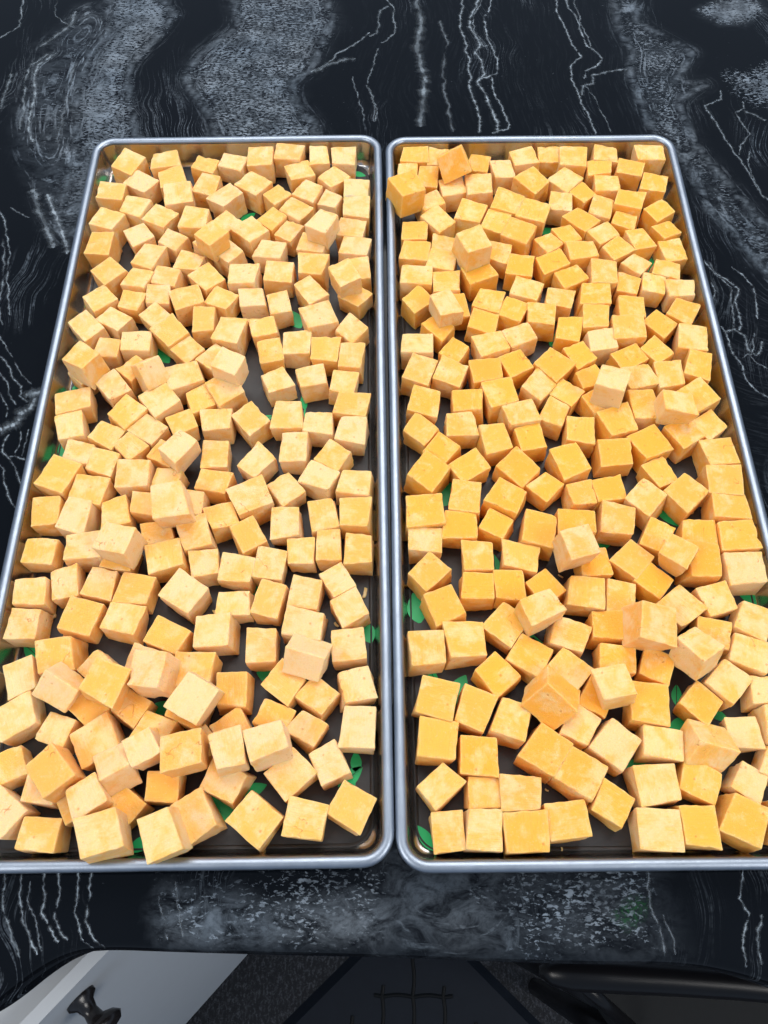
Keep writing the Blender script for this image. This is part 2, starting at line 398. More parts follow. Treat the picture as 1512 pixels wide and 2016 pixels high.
VEINS = [
 (2.0, .8, [(1090, -60), (1095, 0), (1097, 25), (1110, 50), (1120, 75), (1128, 90), (1145, 112), (1123, 132), (1125, 155), (1138, 182), (1145, 205), (1160, 232), (1172, 265)]),
 (2.0, .7, [(1117, -20), (1118, 15), (1135, 35), (1150, 75), (1155, 90), (1170, 100), (1185, 115), (1175, 130), (1152, 140), (1150, 155)]),
 (1.6, .6, [(1130, -20), (1132, 12), (1142, 38), (1156, 70), (1162, 92), (1176, 104)]),
 (3.0, .5, [(1235, 136), (1200, 140), (1165, 148), (1168, 165), (1150, 168), (1145, 188)]),
 (1.4, .45, [(1150, 165), (1170, 190), (1180, 215), (1195, 240), (1205, 262)]),
 (2.4, .8, [(903, -40), (912, 15), (905, 30), (908, 60), (920, 90), (915, 100), (925, 115), (922, 135), (928, 155), (922, 165), (930, 190), (940, 215), (945, 240), (943, 262)]),
 (3.0, .85, [(935, -40), (938, 15), (925, 35), (928, 60), (945, 90), (935, 105), (948, 120), (955, 145), (940, 160), (952, 180), (965, 210), (980, 245), (978, 262)]),
 (1.6, .6, [(943, -30), (945, 12), (930, 32), (934, 62), (952, 92), (962, 88)]),
 (2.2, .85, [(963, -40), (963, 20), (953, 32), (955, 55), (962, 80), (972, 100), (980, 125), (978, 145), (945, 156)]),
 (2.2, .8, [(968, 152), (970, 165), (975, 190), (990, 215), (1003, 245), (1000, 254), (968, 262)]),
 (2.0, .6, [(757, -20), (762, 0), (775, 15), (778, 50), (775, 68), (750, 85)]),
 (7.0, .5, [(818, -30), (826, 25), (828, 60), (822, 105), (828, 130), (838, 158), (832, 200), (828, 250)]),
 (3.0, .3, [(868, 40), (880, 80), (872, 140), (880, 200), (892, 260)]),
 (1.8, .5, [(745, 95), (735, 130), (725, 155), (722, 170), (735, 190), (737, 240)]),
 (1.6, .5, [(726, 170), (732, 195), (742, 215), (740, 240)]),
 (2.2, .7, [(612, 142), (650, 120), (700, 85), (728, 64)]),
 (5.0, .4, [(618, 140), (650, 126), (700, 115)]),
 (1.6, .5, [(695, 150), (700, 175), (712, 210), (716, 240)]),
 (2.4, .5, [(765, 12), (750, 20), (742, 65), (728, 72)]),
 (2.0, .7, [(1419, 178), (1420, 195), (1388, 208), (1390, 215), (1405, 235), (1425, 270), (1440, 290), (1460, 320), (1475, 340), (1500, 385), (1530, 405)]),
 (1.8, .6, [(1462, 200), (1465, 214), (1448, 220), (1462, 245), (1476, 262), (1458, 285), (1456, 305)]),
 (1.6, .55, [(1475, 298), (1472, 320), (1480, 345), (1490, 370), (1505, 390)]),
 (3.0, .55, [(1463, 218), (1485, 226), (1506, 238)]),
 (2.4, .8, [(1386, 512), (1400, 530), (1412, 540), (1430, 550), (1445, 562), (1455, 570), (1447, 595), (1455, 620), (1460, 640), (1455, 650)]),
 (2.0, .6, [(1395, 515), (1408, 540), (1424, 552), (1440, 566), (1438, 590), (1444, 620), (1446, 645)]),
 (2.0, .6, [(1440, 525), (1465, 545), (1485, 565), (1488, 595), (1492, 628)]),
 (2.2, .75, [(1418, 642), (1428, 655), (1436, 680), (1445, 700), (1460, 718), (1468, 745), (1490, 770), (1530, 795)]),
 (3.0, .55, [(1426, 653), (1445, 648), (1465, 660), (1475, 690), (1490, 700), (1498, 690), (1500, 672)]),
 (1.8, .5, [(1484, 655), (1484, 680), (1478, 700)]),
 (1.6, .5, [(1462, 705), (1472, 697), (1490, 715), (1512, 726)]),
 (2.0, .6, [(1400, 556), (1408, 572), (1403, 590)]),
 (2.0, .6, [(-20, 405), (0, 418), (8, 430), (12, 460), (18, 490), (20, 505), (15, 540), (16, 580), (20, 620)]),
 (2.4, .5, [(4, 470), (10, 520), (5, 560), (-4, 600), (6, 640)]),
 (1.6, .4, [(-4, 655), (12, 685), (30, 715), (45, 740), (62, 756)]),
 (2.2, .65, [(-10, 695), (4, 704), (20, 725), (25, 745), (42, 760), (42, 775), (38, 780), (54, 792)]),
 (2.0, .6, [(-10, 720), (0, 735), (15, 755), (22, 785), (32, 797)]),
 (1.8, .55, [(-6, 765), (8, 790), (15, 800), (12, 822)]),
 (9.0, .75, [(-14, 856), (0, 846), (15, 840), (35, 832), (40, 815), (60, 804), (68, 788), (64, 778), (54, 777), (80, 774)]),
 (2.2, .65, [(18, 855), (8, 870), (5, 890), (15, 900), (30, 898), (50, 906)]),
 (2.2, .65, [(15, 900), (30, 920), (38, 945), (42, 962)]),
 (2.2, .6, [(-8, 908), (8, 925), (8, 950), (15, 975), (32, 1000)]),
 (1.6, .55, [(42, 848), (40, 870), (30, 892)]),
 (1.6, .55, [(56, 845), (52, 870), (43, 898)]),
 (7.0, .45, [(64, 372), (75, 410), (90, 450), (106, 488)]),
 (5.0, .75, [(93, 382), (100, 400), (112, 425), (120, 450), (130, 480), (132, 500)]),
 (1.6, .4, [(20, 408), (40, 420), (58, 428)]),
 (2.0, .6, [(0, 75), (38, 52), (46, 5), (44, -40)]),
 (4.0, .4, [(20, 145), (8, 190), (0, 215)]),
 (1.6, .35, [(118, -20), (113, 34), (150, 55)]),
 (5.0, .6, [(150, 22), (140, 48), (110, 70), (78, 92)]),
 (4.0, .7, [(112, 104), (75, 128), (68, 148), (70, 175), (62, 210), (57, 245), (66, 280)]),
 (3.0, .5, [(96, 106), (60, 128), (48, 160), (46, 200), (40, 255)]),
 (4.0, .35, [(150, 120), (138, 150), (132, 200), (120, 250), (110, 280)]),
 (3.0, .5, [(12, 1700), (8, 1750), (5, 1780), (20, 1830), (40, 1885)]),
 (2.4, .7, [(45, 1700), (38, 1760), (45, 1800), (60, 1850), (75, 1885)]),
 (2.0, .5, [(60, 1735), (54, 1770), (65, 1800), (75, 1850), (86, 1878)]),
 (2.6, .75, [(86, 1700), (88, 1760), (82, 1800), (95, 1820), (110, 1850), (126, 1872)]),
 (2.6, .75, [(112, 1700), (115, 1770), (108, 1810), (122, 1840), (148, 1870)]),
 (2.4, .75, [(155, 1700), (152, 1760), (148, 1800), (160, 1845), (183, 1867)]),
 (2.4, .7, [(177, 1700), (178, 1760), (168, 1810), (178, 1838), (206, 1867)]),
 (2.4, .6, [(1462, 1700), (1455, 1770), (1475, 1800), (1465, 1835), (1462, 1862), (1470, 1905)]),
 (3.0, .5, [(1500, 1800), (1490, 1850), (1500, 1900)]),
 (3.0, .4, [(1275, 1700), (1280, 1780), (1300, 1830), (1310, 1882)]),
 (2.0, .4, [(1305, 1800), (1325, 1845), (1330, 1880)]),
 (2.0, .35, [(310, 1760), (320, 1800), (330, 1850)]),
 (2.0, .35, [(345, 1735), (352, 1790), (360, 1845)]),
]
def build_veins(parent):
    verts, faces, fade = [], [], []
    rnd = random.Random(3)
    for w_px, bright, pts in VEINS:
        P = [at(a, b, 0.0) for a, b in pts]
        # midpoint displacement for a jagged, hand-cracked course
        for lvl, amp in ((0, .05), (1, .09), (2, .15), (3, .15)):
            Q = [P[0]]
            for a, b in zip(P, P[1:]):
                d = b - a
                m = (a + b) / 2 + Vector((-d.y, d.x, 0)) * rnd.uniform(-amp, amp)
                Q += [m, b]
            P = Q
        mpp = 0.00021 * (1 + 0.8 * max(0, (P[0].y + 0.22) / 0.62))
        s0 = rnd.uniform(0, 50)
        base = len(verts)
        for i, p in enumerate(P):
            d = (P[min(i + 1, len(P) - 1)] - P[max(i - 1, 0)])
            nrm = Vector((-d.y, d.x, 0)).normalized()
            hw = w_px * mpp * 0.64 * (0.55 + 0.9 * (0.5 + noise.noise(Vector((s0, i * 0.45, 0)))))
            if i in (0, len(P) - 1): hw *= 0.3
            f = bright * (0.62 + 0.95 * noise.noise(Vector((s0 + 9, i * 0.22, 3))))
            zz = 0.00005
            yf = float(front_y(p.x))
            if p.y < yf:
                if p.y < yf - 0.0062: zz = -9
                else: zz = 0.00012 - 0.0065 + math.sqrt(max(0, 0.0065 ** 2 - (yf - p.y) ** 2))
            for k_, off in enumerate((-2.6, -1.0, -0.4, 0.4, 1.0, 2.6)):
                verts.append((p.x + nrm.x * hw * off, p.y + nrm.y * hw * off, zz))
                fade.append(f * (0.0, 0.24, 1.0, 1.0, 0.24, 0.0)[k_])
        for i in range(len(P) - 1):
            a = base + i * 6
            if verts[a][2] < -1 or verts[a + 6][2] < -1: continue
            for j in range(5):
                faces.append((a + j, a + j + 1, a + 7 + j, a + 6 + j))
    used = sorted({v for f in faces for v in f})
    remap = {v: i for i, v in enumerate(used)}
    o = obj('mineral_veins', [verts[v] for v in used], [tuple(remap[v] for v in f) for f in faces], M_VEIN, parent)
    a = o.data.attributes.new('fade', 'FLOAT', 'POINT')
    a.data.foreach_set('value', [fade[v] for v in used])
    o['kind'] = 'stuff'
    return o

counter = build_counter()
build_veins(counter)

# ---------------------------------------------------------------- trays and mats
TRAYS = [(-0.093396, 0.001091, 0.007711), (0.098521, -0.000259, 0.002971)]
TW, TL = 0.1905, 0.44508

def rr_loop(hw, hl, r, n=10):
    pts = []
    for cx, cy, a0 in ((hw - r, hl - r, 0), (-hw + r, hl - r, 90), (-hw + r, -hl + r, 180), (hw - r, -hl + r, 270)):
        for i in range(n + 1):
            a = math.radians(a0 + 90 * i / n)
            pts.append((cx + r * math.cos(a), cy + r * math.sin(a)))
    # extra points along the long straight sides
    out = []
    for i, p in enumerate(pts):
        q = pts[(i + 1) % len(pts)]
        out.append(p)
        d = math.hypot(q[0] - p[0], q[1] - p[1])
        m = int(d / 0.02)
        for k in range(1, m):
            out.append((p[0] + (q[0] - p[0]) * k / m, p[1] + (q[1] - p[1]) * k / m))
    return out

def sweep(name, profile, r_out, mat, parent, cap_first=False, cap_last=False, closed=False, seed=0, wob=0.00012, fold=0.0):
    rings = []
    for inset, z in profile:
        rings.append((inset, z))
    # one loop count for all rings: build the outer loop once and move it inwards along its normals
    base = rr_loop(TW / 2, TL / 2, r_out)
    n = len(base)
    verts, faces = [], []
    for inset, z in rings:
        L_ = []
        r = max(0.001, r_out - inset)
        hw, hl = TW / 2 - inset, TL / 2 - inset
        for (bx, by) in base:
            # same angular parameter on the smaller rounded rectangle
            cx = max(-(TW / 2 - r_out), min(TW / 2 - r_out, bx)); cy_ = max(-(TL / 2 - r_out), min(TL / 2 - r_out, by))
            dx, dy = bx - cx, by - cy_
            d = math.hypot(dx, dy)
            k = (r_out - inset) / r_out
            if k < 0.08: k = 0.08
            x, y = cx + dx * k, cy_ + dy * k
            w = wob * noise.noise(Vector((bx * 14, by * 14, seed)))
            x += (dx / d) * w; y += (dy / d) * w
            L_.append((x, y, z + wob * 0.6 * noise.noise(Vector((bx * 11, by * 11, seed + 5)))))
        verts += L_
    m = len(rings)
    for i in range(m if closed else m - 1):
        a, b = i * n, ((i + 1) % m) * n
        for j in range(n):
            k = (j + 1) % n
            faces.append((a + j, b + j, b + k, a + k))
    if cap_last: faces.append(tuple(range((m - 1) * n, m * n)))
    if cap_first: faces.append(tuple(reversed(range(0, n))))
    o = obj(name, verts, faces, mat, parent, smooth=True)
    for pl in o.data.polygons:
        if pl.loop_total > 4: pl.use_smooth = False
    return o

def build_tray(i, label):
    tx, ty, ta = TRAYS[i]
    t = empty('baking_tray', (tx, ty, 0), ta)
    tag(t, label, 'tray', 'steel trays side by side on the countertop')
    R = 0.0140
    # rolled rim: a rounded bead, flattened on the inside
    prof = []
    cx, cz, rx, rz = 0.0026, 0.0172, 0.0026, 0.0021
    for k in range(18):
        a = 2 * math.pi * k / 18
        prof.append((cx - rx * math.cos(a), cz + rz * math.sin(a)))
    sweep('rim', prof, R, M_STEEL, t, closed=True, seed=i * 3, wob=0.00035)
    # pan: outer wall, underside, inner wall, floor
    inner = [(0.0049, 0.0172), (0.0054, 0.0150), (0.0062, 0.0090), (0.0068, 0.0042), (0.0074, 0.0024), (0.0084, 0.0013), (0.0098, 0.0009), (0.0125, 0.0008)]
    sweep('pan', inner, R, M_PAN, t, cap_last=True, seed=i * 3 + 1, wob=0.0001)
    outer = [(0.0042, 0.0172), (0.0050, 0.0090), (0.0058, 0.0034), (0.0072, 0.0012), (0.0100, 0.0002), (0.0125, 0.0002)]
    o = sweep('outer_wall', outer, R, M_PAN, t, cap_last=True, seed=i * 3 + 1, wob=0.0001)
    o.data.flip_normals()
    return t

tray_l = build_tray(0, 'shallow stainless steel tray on the left, holding paler peach cheese cubes')
tray_r = build_tray(1, 'shallow stainless steel tray on the right, holding golden orange cheese cubes')

def build_mat(i, label, leaves):
    tx, ty, ta = TRAYS[i]
    t = empty('silicone_mat', (tx, ty, 0.0009), ta)
    tag(t, label, 'mat', 'silicone mats lining the trays')
    R = 0.0205
    sweep('sheet', [(0.0092, 0.0000), (0.0090, 0.0009), (0.0091, 0.00135), (0.0094, 0.00145), (0.0098, 0.0013), (0.0101, 0.00112), (0.0106, 0.0011)], R, M_MAT, t, cap_last=True, seed=i + 30, wob=0.0001)
    inv = Matrix.Translation((tx, ty, 0.0009)) @ Matrix.Rotation(ta, 4, 'Z')
    inv = inv.inverted()
    rnd = random.Random(i + 5)
    for (px, py, ang, ln, wd, stem) in leaves:
        p = inv @ at(px, py, 0.0021)
        a = math.radians(ang)
        ux, uy = math.cos(a), math.sin(a)
        m = 8
        for half in (-1, 1):
            vs = []
            gap = 0.00018 if len(leaves) and (int(px) % 3 == 0) else 0.0
            for k in range(m + 1):
                s = k / m
                vs.append((s, gap * half * (1 if stem != 2 else 0)))
            for k in range(m, -1, -1):
                s = k / m
                w_ = wd / 2 * math.sin(math.pi * min(1, s * 0.96 + 0.02)) ** 0.8 * (1.15 - 0.35 * s)
                vs.append((s, half * max(abs(gap), w_)))
            V = [(p.x + ux * (s - .5) * ln - uy * w_, p.y + uy * (s - .5) * ln + ux * w_, 0.00122) for s, w_ in vs]
            fs = [(k, k + 1, 2 * m - k, 2 * m + 1 - k) for k in range(m)]
            if half < 0: fs = [tuple(reversed(f)) for f in fs]
            obj('leaf_print', V, fs, M_LEAF, t)
        if stem:
            st = 0.009
            V, fs = [], []
            for k in range(7):
                s = k / 6
                bend = 0.0012 * math.sin(s * 2.2)
                cx_, cy_ = p.x - ux * (ln / 2 + st * s) - uy * bend, p.y - uy * (ln / 2 + st * s) + ux * bend
                V += [(cx_ - uy * 0.0005, cy_ + ux * 0.0005, 0.00121), (cx_ + uy * 0.0005, cy_ - ux * 0.0005, 0.00121)]
                if k: fs.append((2 * k - 2, 2 * k - 1, 2 * k + 1, 2 * k))
            obj('stem_print', V, fs, M_LEAF, t)
    return t

LEAF_L = [(236, 350, 150, .012, .006, 0), (706, 343, -20, .010, .005, 0), (488, 428, 40, .012, .006, 0), (580, 628, 120, .016, .009, 0),
          (404, 677, 30, .013, .007, 0), (157, 602, 80, .014, .007, 1), (150, 768, 70, .013, .006, 1), (598, 792, 100, .010, .004, 1), (522, 824, 200, .009, .004, 1),
          (124, 888, 110, .012, .006, 0), (192, 1042, 60, .014, .008, 0), (522, 1118, 75, .013, .006, 1), (722, 1242, 110, .013, .008, 0),
          (66, 1285, 140, .014, .008, 0), (530, 1332, 160, .013, .008, 0), (404, 1415, 80, .010, .005, 1), (701, 1500, 92, .0095, .0052, 1),
          (436, 1590, 150, .020, .009, 0), (690, 1530, 40, .014, .007, 0), (320, 700, 130, .014, .007, 0), (316, 1395, 20, .014, .007, 0), (280, 1660, 30, .013, .006, 0), (500, 1555, 20, .012, .006, 1)]
LEAF_R = [(1076, 455, 10, .012, .006, 0), (1281, 522, 70, .012, .006, 0), (1092, 668, 60, .012, .006, 0), (1268, 682, 50, .012, .006, 0), (884, 972, 60, .017, .010, 0),
          (1172, 868, 80, .015, .006, 0), (1322, 1022, -35, .018, .006, 0), (820, 1197, 100, .016, .010, 0), (975, 1118, 95, .016, .007, 0), (1472, 1170, -55, .018, .008, 0),
          (852, 1330, -60, .012, .004, 1), (902, 1358, 60, .016, .009, 0), (1181, 1073, 15, .014, .007, 0), (1414, 1408, -30, .010, .005, 1), (1484, 1640, 80, .012, .006, 0),
          (838, 1650, 125, .0125, .0055, 2), (1332, 1368, 80, .010, .005, 0), (1340, 1425, 20, .012, .006, 0), (1250, 1508, 20, .012, .006, 0), (995, 880, 60, .012, .006, 0), (899, 478, 100, .012, .005, 0), (1030, 1242, 150, .012, .005, 1)]
build_mat(0, 'charcoal silicone mat with green leaf prints lining the left tray', LEAF_L)
build_mat(1, 'charcoal silicone mat with green leaf prints lining the right tray', LEAF_R)

# ---------------------------------------------------------------- cheese cubes
# tray, tint, centre x y z (mm), quaternion, size a b h (mm); nearest first
CUBES = [
 (0,'w',-51.0,-171.39,21.22,0.151,0.046,-0.075,-0.985,17.62,14.06,15.37),
 (0,'w',-68.35,-174.46,21.98,0.987,-0.059,0.045,0.142,14.97,17.13,15.57),
 (0,'y',-92.39,-207.33,22.83,0.977,0.006,-0.016,0.211,14.6,18.1,16.5),
 (0,'y',-14.84,-196.46,9.64,0.864,0.0,-0.0,0.503,15.94,15.55,15.27),
 (0,'y',-35.02,-201.65,10.1,0.997,0.0,-0.0,-0.081,18.04,14.76,16.19),
 (1,'y',26.32,-206.75,8.92,0.999,0.0,0.0,0.034,13.33,15.56,13.85),
 (1,'w',41.72,-206.68,9.76,1.0,0.0,0.0,-0.026,15.64,16.35,15.52),
 (1,'w',23.32,-188.36,9.62,0.94,-0.0,-0.0,0.341,17.85,13.61,15.25),
 (0,'y',-87.56,-174.87,21.4,0.995,-0.023,-0.056,0.085,18.02,15.09,16.12),
 (0,'y',-56.1,-201.35,10.46,0.891,0.0,-0.0,0.455,17.16,17.85,16.93),
 (1,'y',59.32,-207.16,10.22,1.0,-0.0,-0.0,0.012,17.73,16.16,16.44),
 (0,'w',-25.61,-178.06,9.46,0.974,0.0,0.0,0.226,14.16,16.6,14.92),
 (1,'p',42.27,-190.76,8.9,0.999,-0.0,0.0,-0.036,15.04,13.32,13.79),
 (1,'m',22.29,-168.72,10.29,0.999,0.0,0.0,-0.034,17.29,16.86,16.57),
 (0,'m',-42.54,-182.63,9.87,0.94,0.0,0.0,0.342,17.08,15.38,15.75),
 (0,'w',-85.46,-151.43,23.16,0.865,0.062,-0.045,0.495,17.73,17.47,16.93),
 (1,'O',41.7,-175.73,10.07,1.0,0.0,-0.0,-0.026,16.91,16.34,16.13),
 (0,'w',-12.68,-162.89,10.07,0.999,0.0,0.0,-0.035,14.9,18.03,16.15),
 (1,'p',58.88,-190.87,9.97,1.0,0.0,0.0,-0.025,17.68,15.16,15.93),
 (1,'o',74.94,-151.33,19.4,0.878,-0.307,0.275,-0.243,18.19,15.82,16.93),
 (0,'w',-36.3,-131.05,17.97,0.913,0.379,-0.015,-0.152,17.84,13.6,15.21),
 (0,'y',-118.14,-208.4,21.92,0.987,-0.056,0.008,0.15,17.69,16.18,16.43),
 (1,'y',76.83,-202.48,9.79,0.998,0.0,-0.0,0.064,16.61,15.5,15.58),
 (0,'m',-35.29,-162.81,8.9,0.877,0.0,-0.0,0.481,13.32,14.48,13.79),
 (1,'m',23.48,-149.91,10.46,0.991,0.0,0.0,-0.133,18.19,16.96,16.93),
 (0,'w',-105.92,-172.73,20.29,0.97,0.04,-0.031,0.238,13.32,13.6,13.79),
 (0,'p',-70.95,-184.99,9.87,0.862,0.0,-0.0,0.508,15.16,17.28,15.74),
 (1,'m',40.41,-155.33,9.88,0.982,0.0,-0.0,-0.187,15.56,16.9,15.75),
 (0,'p',-82.4,-199.86,9.98,0.964,-0.0,-0.0,0.266,14.38,17.99,15.96),
 (1,'m',57.14,-160.89,10.46,0.981,0.0,0.0,-0.196,16.21,18.18,16.92),
 (1,'o',70.89,-173.71,10.45,0.887,-0.0,0.0,0.461,17.81,17.01,16.9),
 (0,'w',-13.29,-144.2,9.53,0.997,0.0,-0.0,0.076,15.44,15.61,15.06),
 (0,'m',-31.04,-148.11,9.17,0.902,0.0,-0.0,0.431,14.43,15.12,14.33),
 (0,'O',-50.84,-158.06,8.91,0.829,-0.0,-0.0,0.56,13.32,15.72,13.82),
 (1,'o',85.12,-184.0,10.46,0.954,-0.0,-0.0,-0.301,18.1,17.07,16.93),
 (1,'w',103.09,-147.54,21.51,0.993,-0.016,-0.082,0.09,15.18,14.08,14.19),
 (0,'o',-69.91,-162.5,8.9,0.871,-0.0,0.0,-0.492,13.32,14.87,13.79),
 (0,'p',-104.35,-139.83,22.25,0.992,-0.006,-0.119,-0.05,16.07,16.84,15.97),
 (0,'m',-46.35,-142.05,9.42,0.894,0.0,0.0,0.448,14.83,15.77,14.84),
 (0,'p',-127.43,-192.82,19.49,0.964,0.0,0.0,0.265,13.32,14.68,13.79),
 (1,'p',72.48,-111.14,22.38,0.973,-0.016,0.004,0.232,17.56,13.49,14.66),
 (1,'y',98.08,-195.95,9.61,0.887,0.0,-0.0,0.463,14.58,16.79,15.22),
 (0,'o',-82.39,-170.78,8.9,0.891,-0.0,-0.0,-0.454,13.32,13.32,13.79),
 (1,'O',51.31,-139.38,9.86,0.94,0.0,-0.0,0.341,14.86,17.53,15.72),
 (0,'p',-117.83,-180.88,16.83,0.932,-0.245,-0.051,0.263,13.32,14.9,13.79),
 (1,'m',19.89,-126.15,10.04,1.0,-0.0,-0.0,0.022,16.81,16.33,16.08),
 (0,'m',-17.07,-124.84,9.45,0.999,0.0,0.0,0.045,15.25,15.47,14.91),
 (0,'O',-98.16,-187.73,8.9,1.0,0.0,-0.0,-0.005,14.66,13.32,13.79),
 (1,'p',87.35,-162.77,9.57,0.964,0.0,-0.0,-0.267,14.14,17.08,15.15),
 (0,'o',-69.84,-144.92,9.6,1.0,-0.0,0.0,0.007,15.16,16.16,15.19),
 (1,'m',37.53,-123.32,10.46,0.999,0.0,0.0,0.046,18.1,17.52,16.93),
 (1,'w',115.72,-206.57,10.41,1.0,-0.0,0.0,0.005,17.54,17.12,16.81),
 (1,'w',102.23,-171.22,10.46,0.901,0.0,-0.0,0.433,17.33,17.58,16.93),
 (1,'o',67.98,-130.6,10.27,0.958,0.0,-0.0,-0.285,17.59,16.51,16.54),
 (0,'o',-90.37,-154.57,9.16,0.822,0.0,0.0,0.569,13.42,17.66,14.31),
 (0,'O',-113.58,-195.96,8.9,0.923,0.0,0.0,0.384,13.32,14.12,13.79),
 (0,'o',-125.72,-144.01,21.9,0.836,0.043,0.014,0.547,18.13,16.53,16.82),
 (0,'o',-142.93,-182.8,20.75,0.94,0.005,0.01,0.342,15.42,17.2,15.82),
 (0,'p',-58.7,-125.16,9.88,1.0,0.0,-0.0,0.018,14.67,17.8,15.75),
 (0,'m',-38.31,-114.48,10.44,0.995,-0.0,-0.0,-0.102,18.18,14.61,16.88),
 (1,'w',117.51,-188.33,10.46,0.998,0.0,0.0,0.061,18.19,16.9,16.93),
 (0,'o',-104.23,-164.24,9.34,0.978,0.0,0.0,-0.207,15.76,14.5,14.68),
 (1,'m',84.99,-137.96,10.04,0.95,0.0,-0.0,-0.311,18.02,14.9,16.09),
 (0,'p',-16.7,-106.27,9.74,0.966,0.0,-0.0,0.26,15.42,16.48,15.47),
 (0,'o',-88.8,-136.44,10.37,0.999,0.0,-0.0,-0.053,17.75,16.76,16.75),
 (1,'O',97.05,-149.22,9.09,0.962,0.0,-0.0,-0.274,13.4,15.95,14.18),
 (1,'o',28.81,-105.43,9.99,0.98,-0.0,-0.0,0.201,15.45,17.49,15.98),
 (1,'m',57.87,-114.65,10.08,0.904,0.0,-0.0,0.427,16.76,16.55,16.16),
 (1,'y',132.85,-205.55,10.46,1.0,-0.0,0.0,0.002,16.6,18.19,16.93),
 (1,'w',123.45,-170.56,9.64,0.997,0.0,-0.0,-0.072,17.86,13.62,15.28),
 (0,'p',-80.57,-117.54,10.01,1.0,0.0,0.0,0.002,16.89,16.13,16.02),
 (1,'p',123.32,-118.67,21.52,0.985,0.02,0.151,-0.076,18.17,17.95,16.93),
 (0,'p',-38.86,-98.93,9.33,0.995,-0.0,-0.0,-0.105,14.7,15.53,14.67),
 (0,'m',-55.85,-102.16,10.31,0.991,0.0,-0.0,-0.13,14.15,18.12,16.62),
 (1,'p',86.96,-120.39,10.11,0.987,-0.0,0.0,-0.16,18.04,14.88,16.22),
 (1,'o',119.71,-153.75,10.46,0.999,0.0,-0.0,-0.05,17.48,18.19,16.93),
 (0,'o',-134.68,-194.67,8.9,0.963,0.0,0.0,0.27,13.32,13.85,13.79),
 (0,'o',-128.98,-168.41,10.46,0.961,-0.0,-0.0,0.277,17.77,17.15,16.93),
 (0,'o',-116.27,-153.3,8.9,0.865,-0.0,0.0,0.502,13.61,14.6,13.79),
 (1,'w',142.84,-172.35,14.61,0.893,0.423,0.033,-0.15,17.9,13.66,15.49),
 (1,'O',45.52,-95.84,9.63,1.0,0.0,0.0,-0.025,16.61,14.83,15.25),
 (0,'p',-22.91,-91.67,8.9,0.96,-0.0,0.0,0.282,13.32,13.32,13.79),
 (1,'y',137.27,-186.99,9.28,0.973,0.0,-0.0,-0.229,16.71,13.47,14.56),
 (1,'m',21.98,-88.37,9.28,0.929,-0.0,-0.0,0.369,17.32,13.47,14.55),
 (1,'O',108.74,-132.31,9.41,0.999,0.0,-0.0,-0.04,16.05,14.5,14.82),
 (0,'w',-147.2,-144.3,19.57,0.847,0.27,-0.131,0.44,13.32,16.92,13.79),
 (0,'y',-147.83,-206.64,9.38,0.999,-0.0,-0.0,-0.045,16.52,13.91,14.76),
 (0,'p',-73.31,-102.73,9.02,1.0,0.0,-0.0,-0.003,16.4,13.37,14.03),
 (1,'O',61.36,-95.15,9.32,1.0,-0.0,-0.0,-0.007,14.52,15.66,14.64),
 (1,'w',93.43,-78.8,22.61,0.989,0.032,0.065,0.126,16.45,17.34,16.39),
 (1,'w',143.96,-131.35,20.35,0.924,-0.218,0.074,0.305,14.53,16.35,14.98),
 (1,'y',152.83,-203.19,10.46,0.972,0.0,-0.0,-0.237,16.79,18.19,16.93),
 (0,'o',-103.39,-119.35,9.61,0.982,-0.0,-0.0,-0.19,17.84,13.6,15.22),
 (0,'m',-113.31,-130.69,8.9,0.99,-0.0,-0.0,-0.139,15.5,13.32,13.79),
 (1,'O',106.86,-116.32,9.95,1.0,-0.0,-0.0,-0.019,17.98,14.42,15.9),
 (0,'o',-12.65,-75.06,9.71,1.0,0.0,0.0,-0.006,14.8,16.99,15.42),
 (1,'O',78.77,-96.44,9.16,0.961,0.0,-0.0,0.277,13.98,15.52,14.31),
 (0,'w',-150.83,-187.17,9.02,0.999,-0.0,-0.0,-0.053,14.26,14.68,14.04),
 (0,'o',-135.69,-153.04,8.9,0.926,0.0,-0.0,0.378,14.11,13.32,13.79),
 (0,'p',-56.75,-83.44,9.69,0.997,0.0,-0.0,-0.075,14.51,17.18,15.38),
 (1,'m',46.75,-79.63,9.6,1.0,0.0,0.0,-0.001,14.35,17.0,15.21),
 (1,'o',126.65,-136.79,8.9,0.98,-0.0,0.0,-0.201,14.29,13.32,13.79),
 (0,'o',-27.79,-73.64,9.29,0.999,0.0,0.0,0.038,13.48,17.33,14.58),
 (1,'m',97.99,-99.37,10.44,0.997,-0.0,0.0,-0.074,18.18,16.34,16.88),
 (0,'w',-97.39,-98.82,10.46,0.883,0.0,-0.0,0.47,15.6,18.19,16.93),
 (0,'m',-41.51,-76.05,8.9,1.0,0.0,-0.0,0.011,13.32,14.31,13.79),
 (0,'m',-72.82,-86.08,9.57,0.997,0.0,0.0,-0.074,16.43,14.76,15.13),
 (1,'w',20.79,-70.6,9.39,1.0,-0.0,-0.0,0.012,17.15,13.52,14.78),
 (0,'p',-132.14,-136.0,9.38,0.944,0.0,-0.0,-0.33,17.75,13.51,14.76),
 (1,'o',144.43,-153.03,9.21,0.929,-0.0,0.0,-0.369,14.76,14.97,14.42),
 (0,'m',-148.68,-162.71,8.9,0.183,-0.0,-0.0,0.983,14.13,13.32,13.79),
 (1,'w',159.08,-187.87,8.9,0.959,0.0,0.0,-0.284,13.69,13.49,13.79),
 (1,'p',67.8,-80.3,9.57,0.995,0.0,-0.0,-0.102,17.76,13.59,15.14),
 (0,'w',-165.16,-197.36,9.42,0.444,-0.0,-0.0,-0.896,13.53,17.43,14.83),
 (0,'p',-124.99,-111.66,10.37,0.995,0.0,-0.0,-0.097,18.15,14.95,16.74),
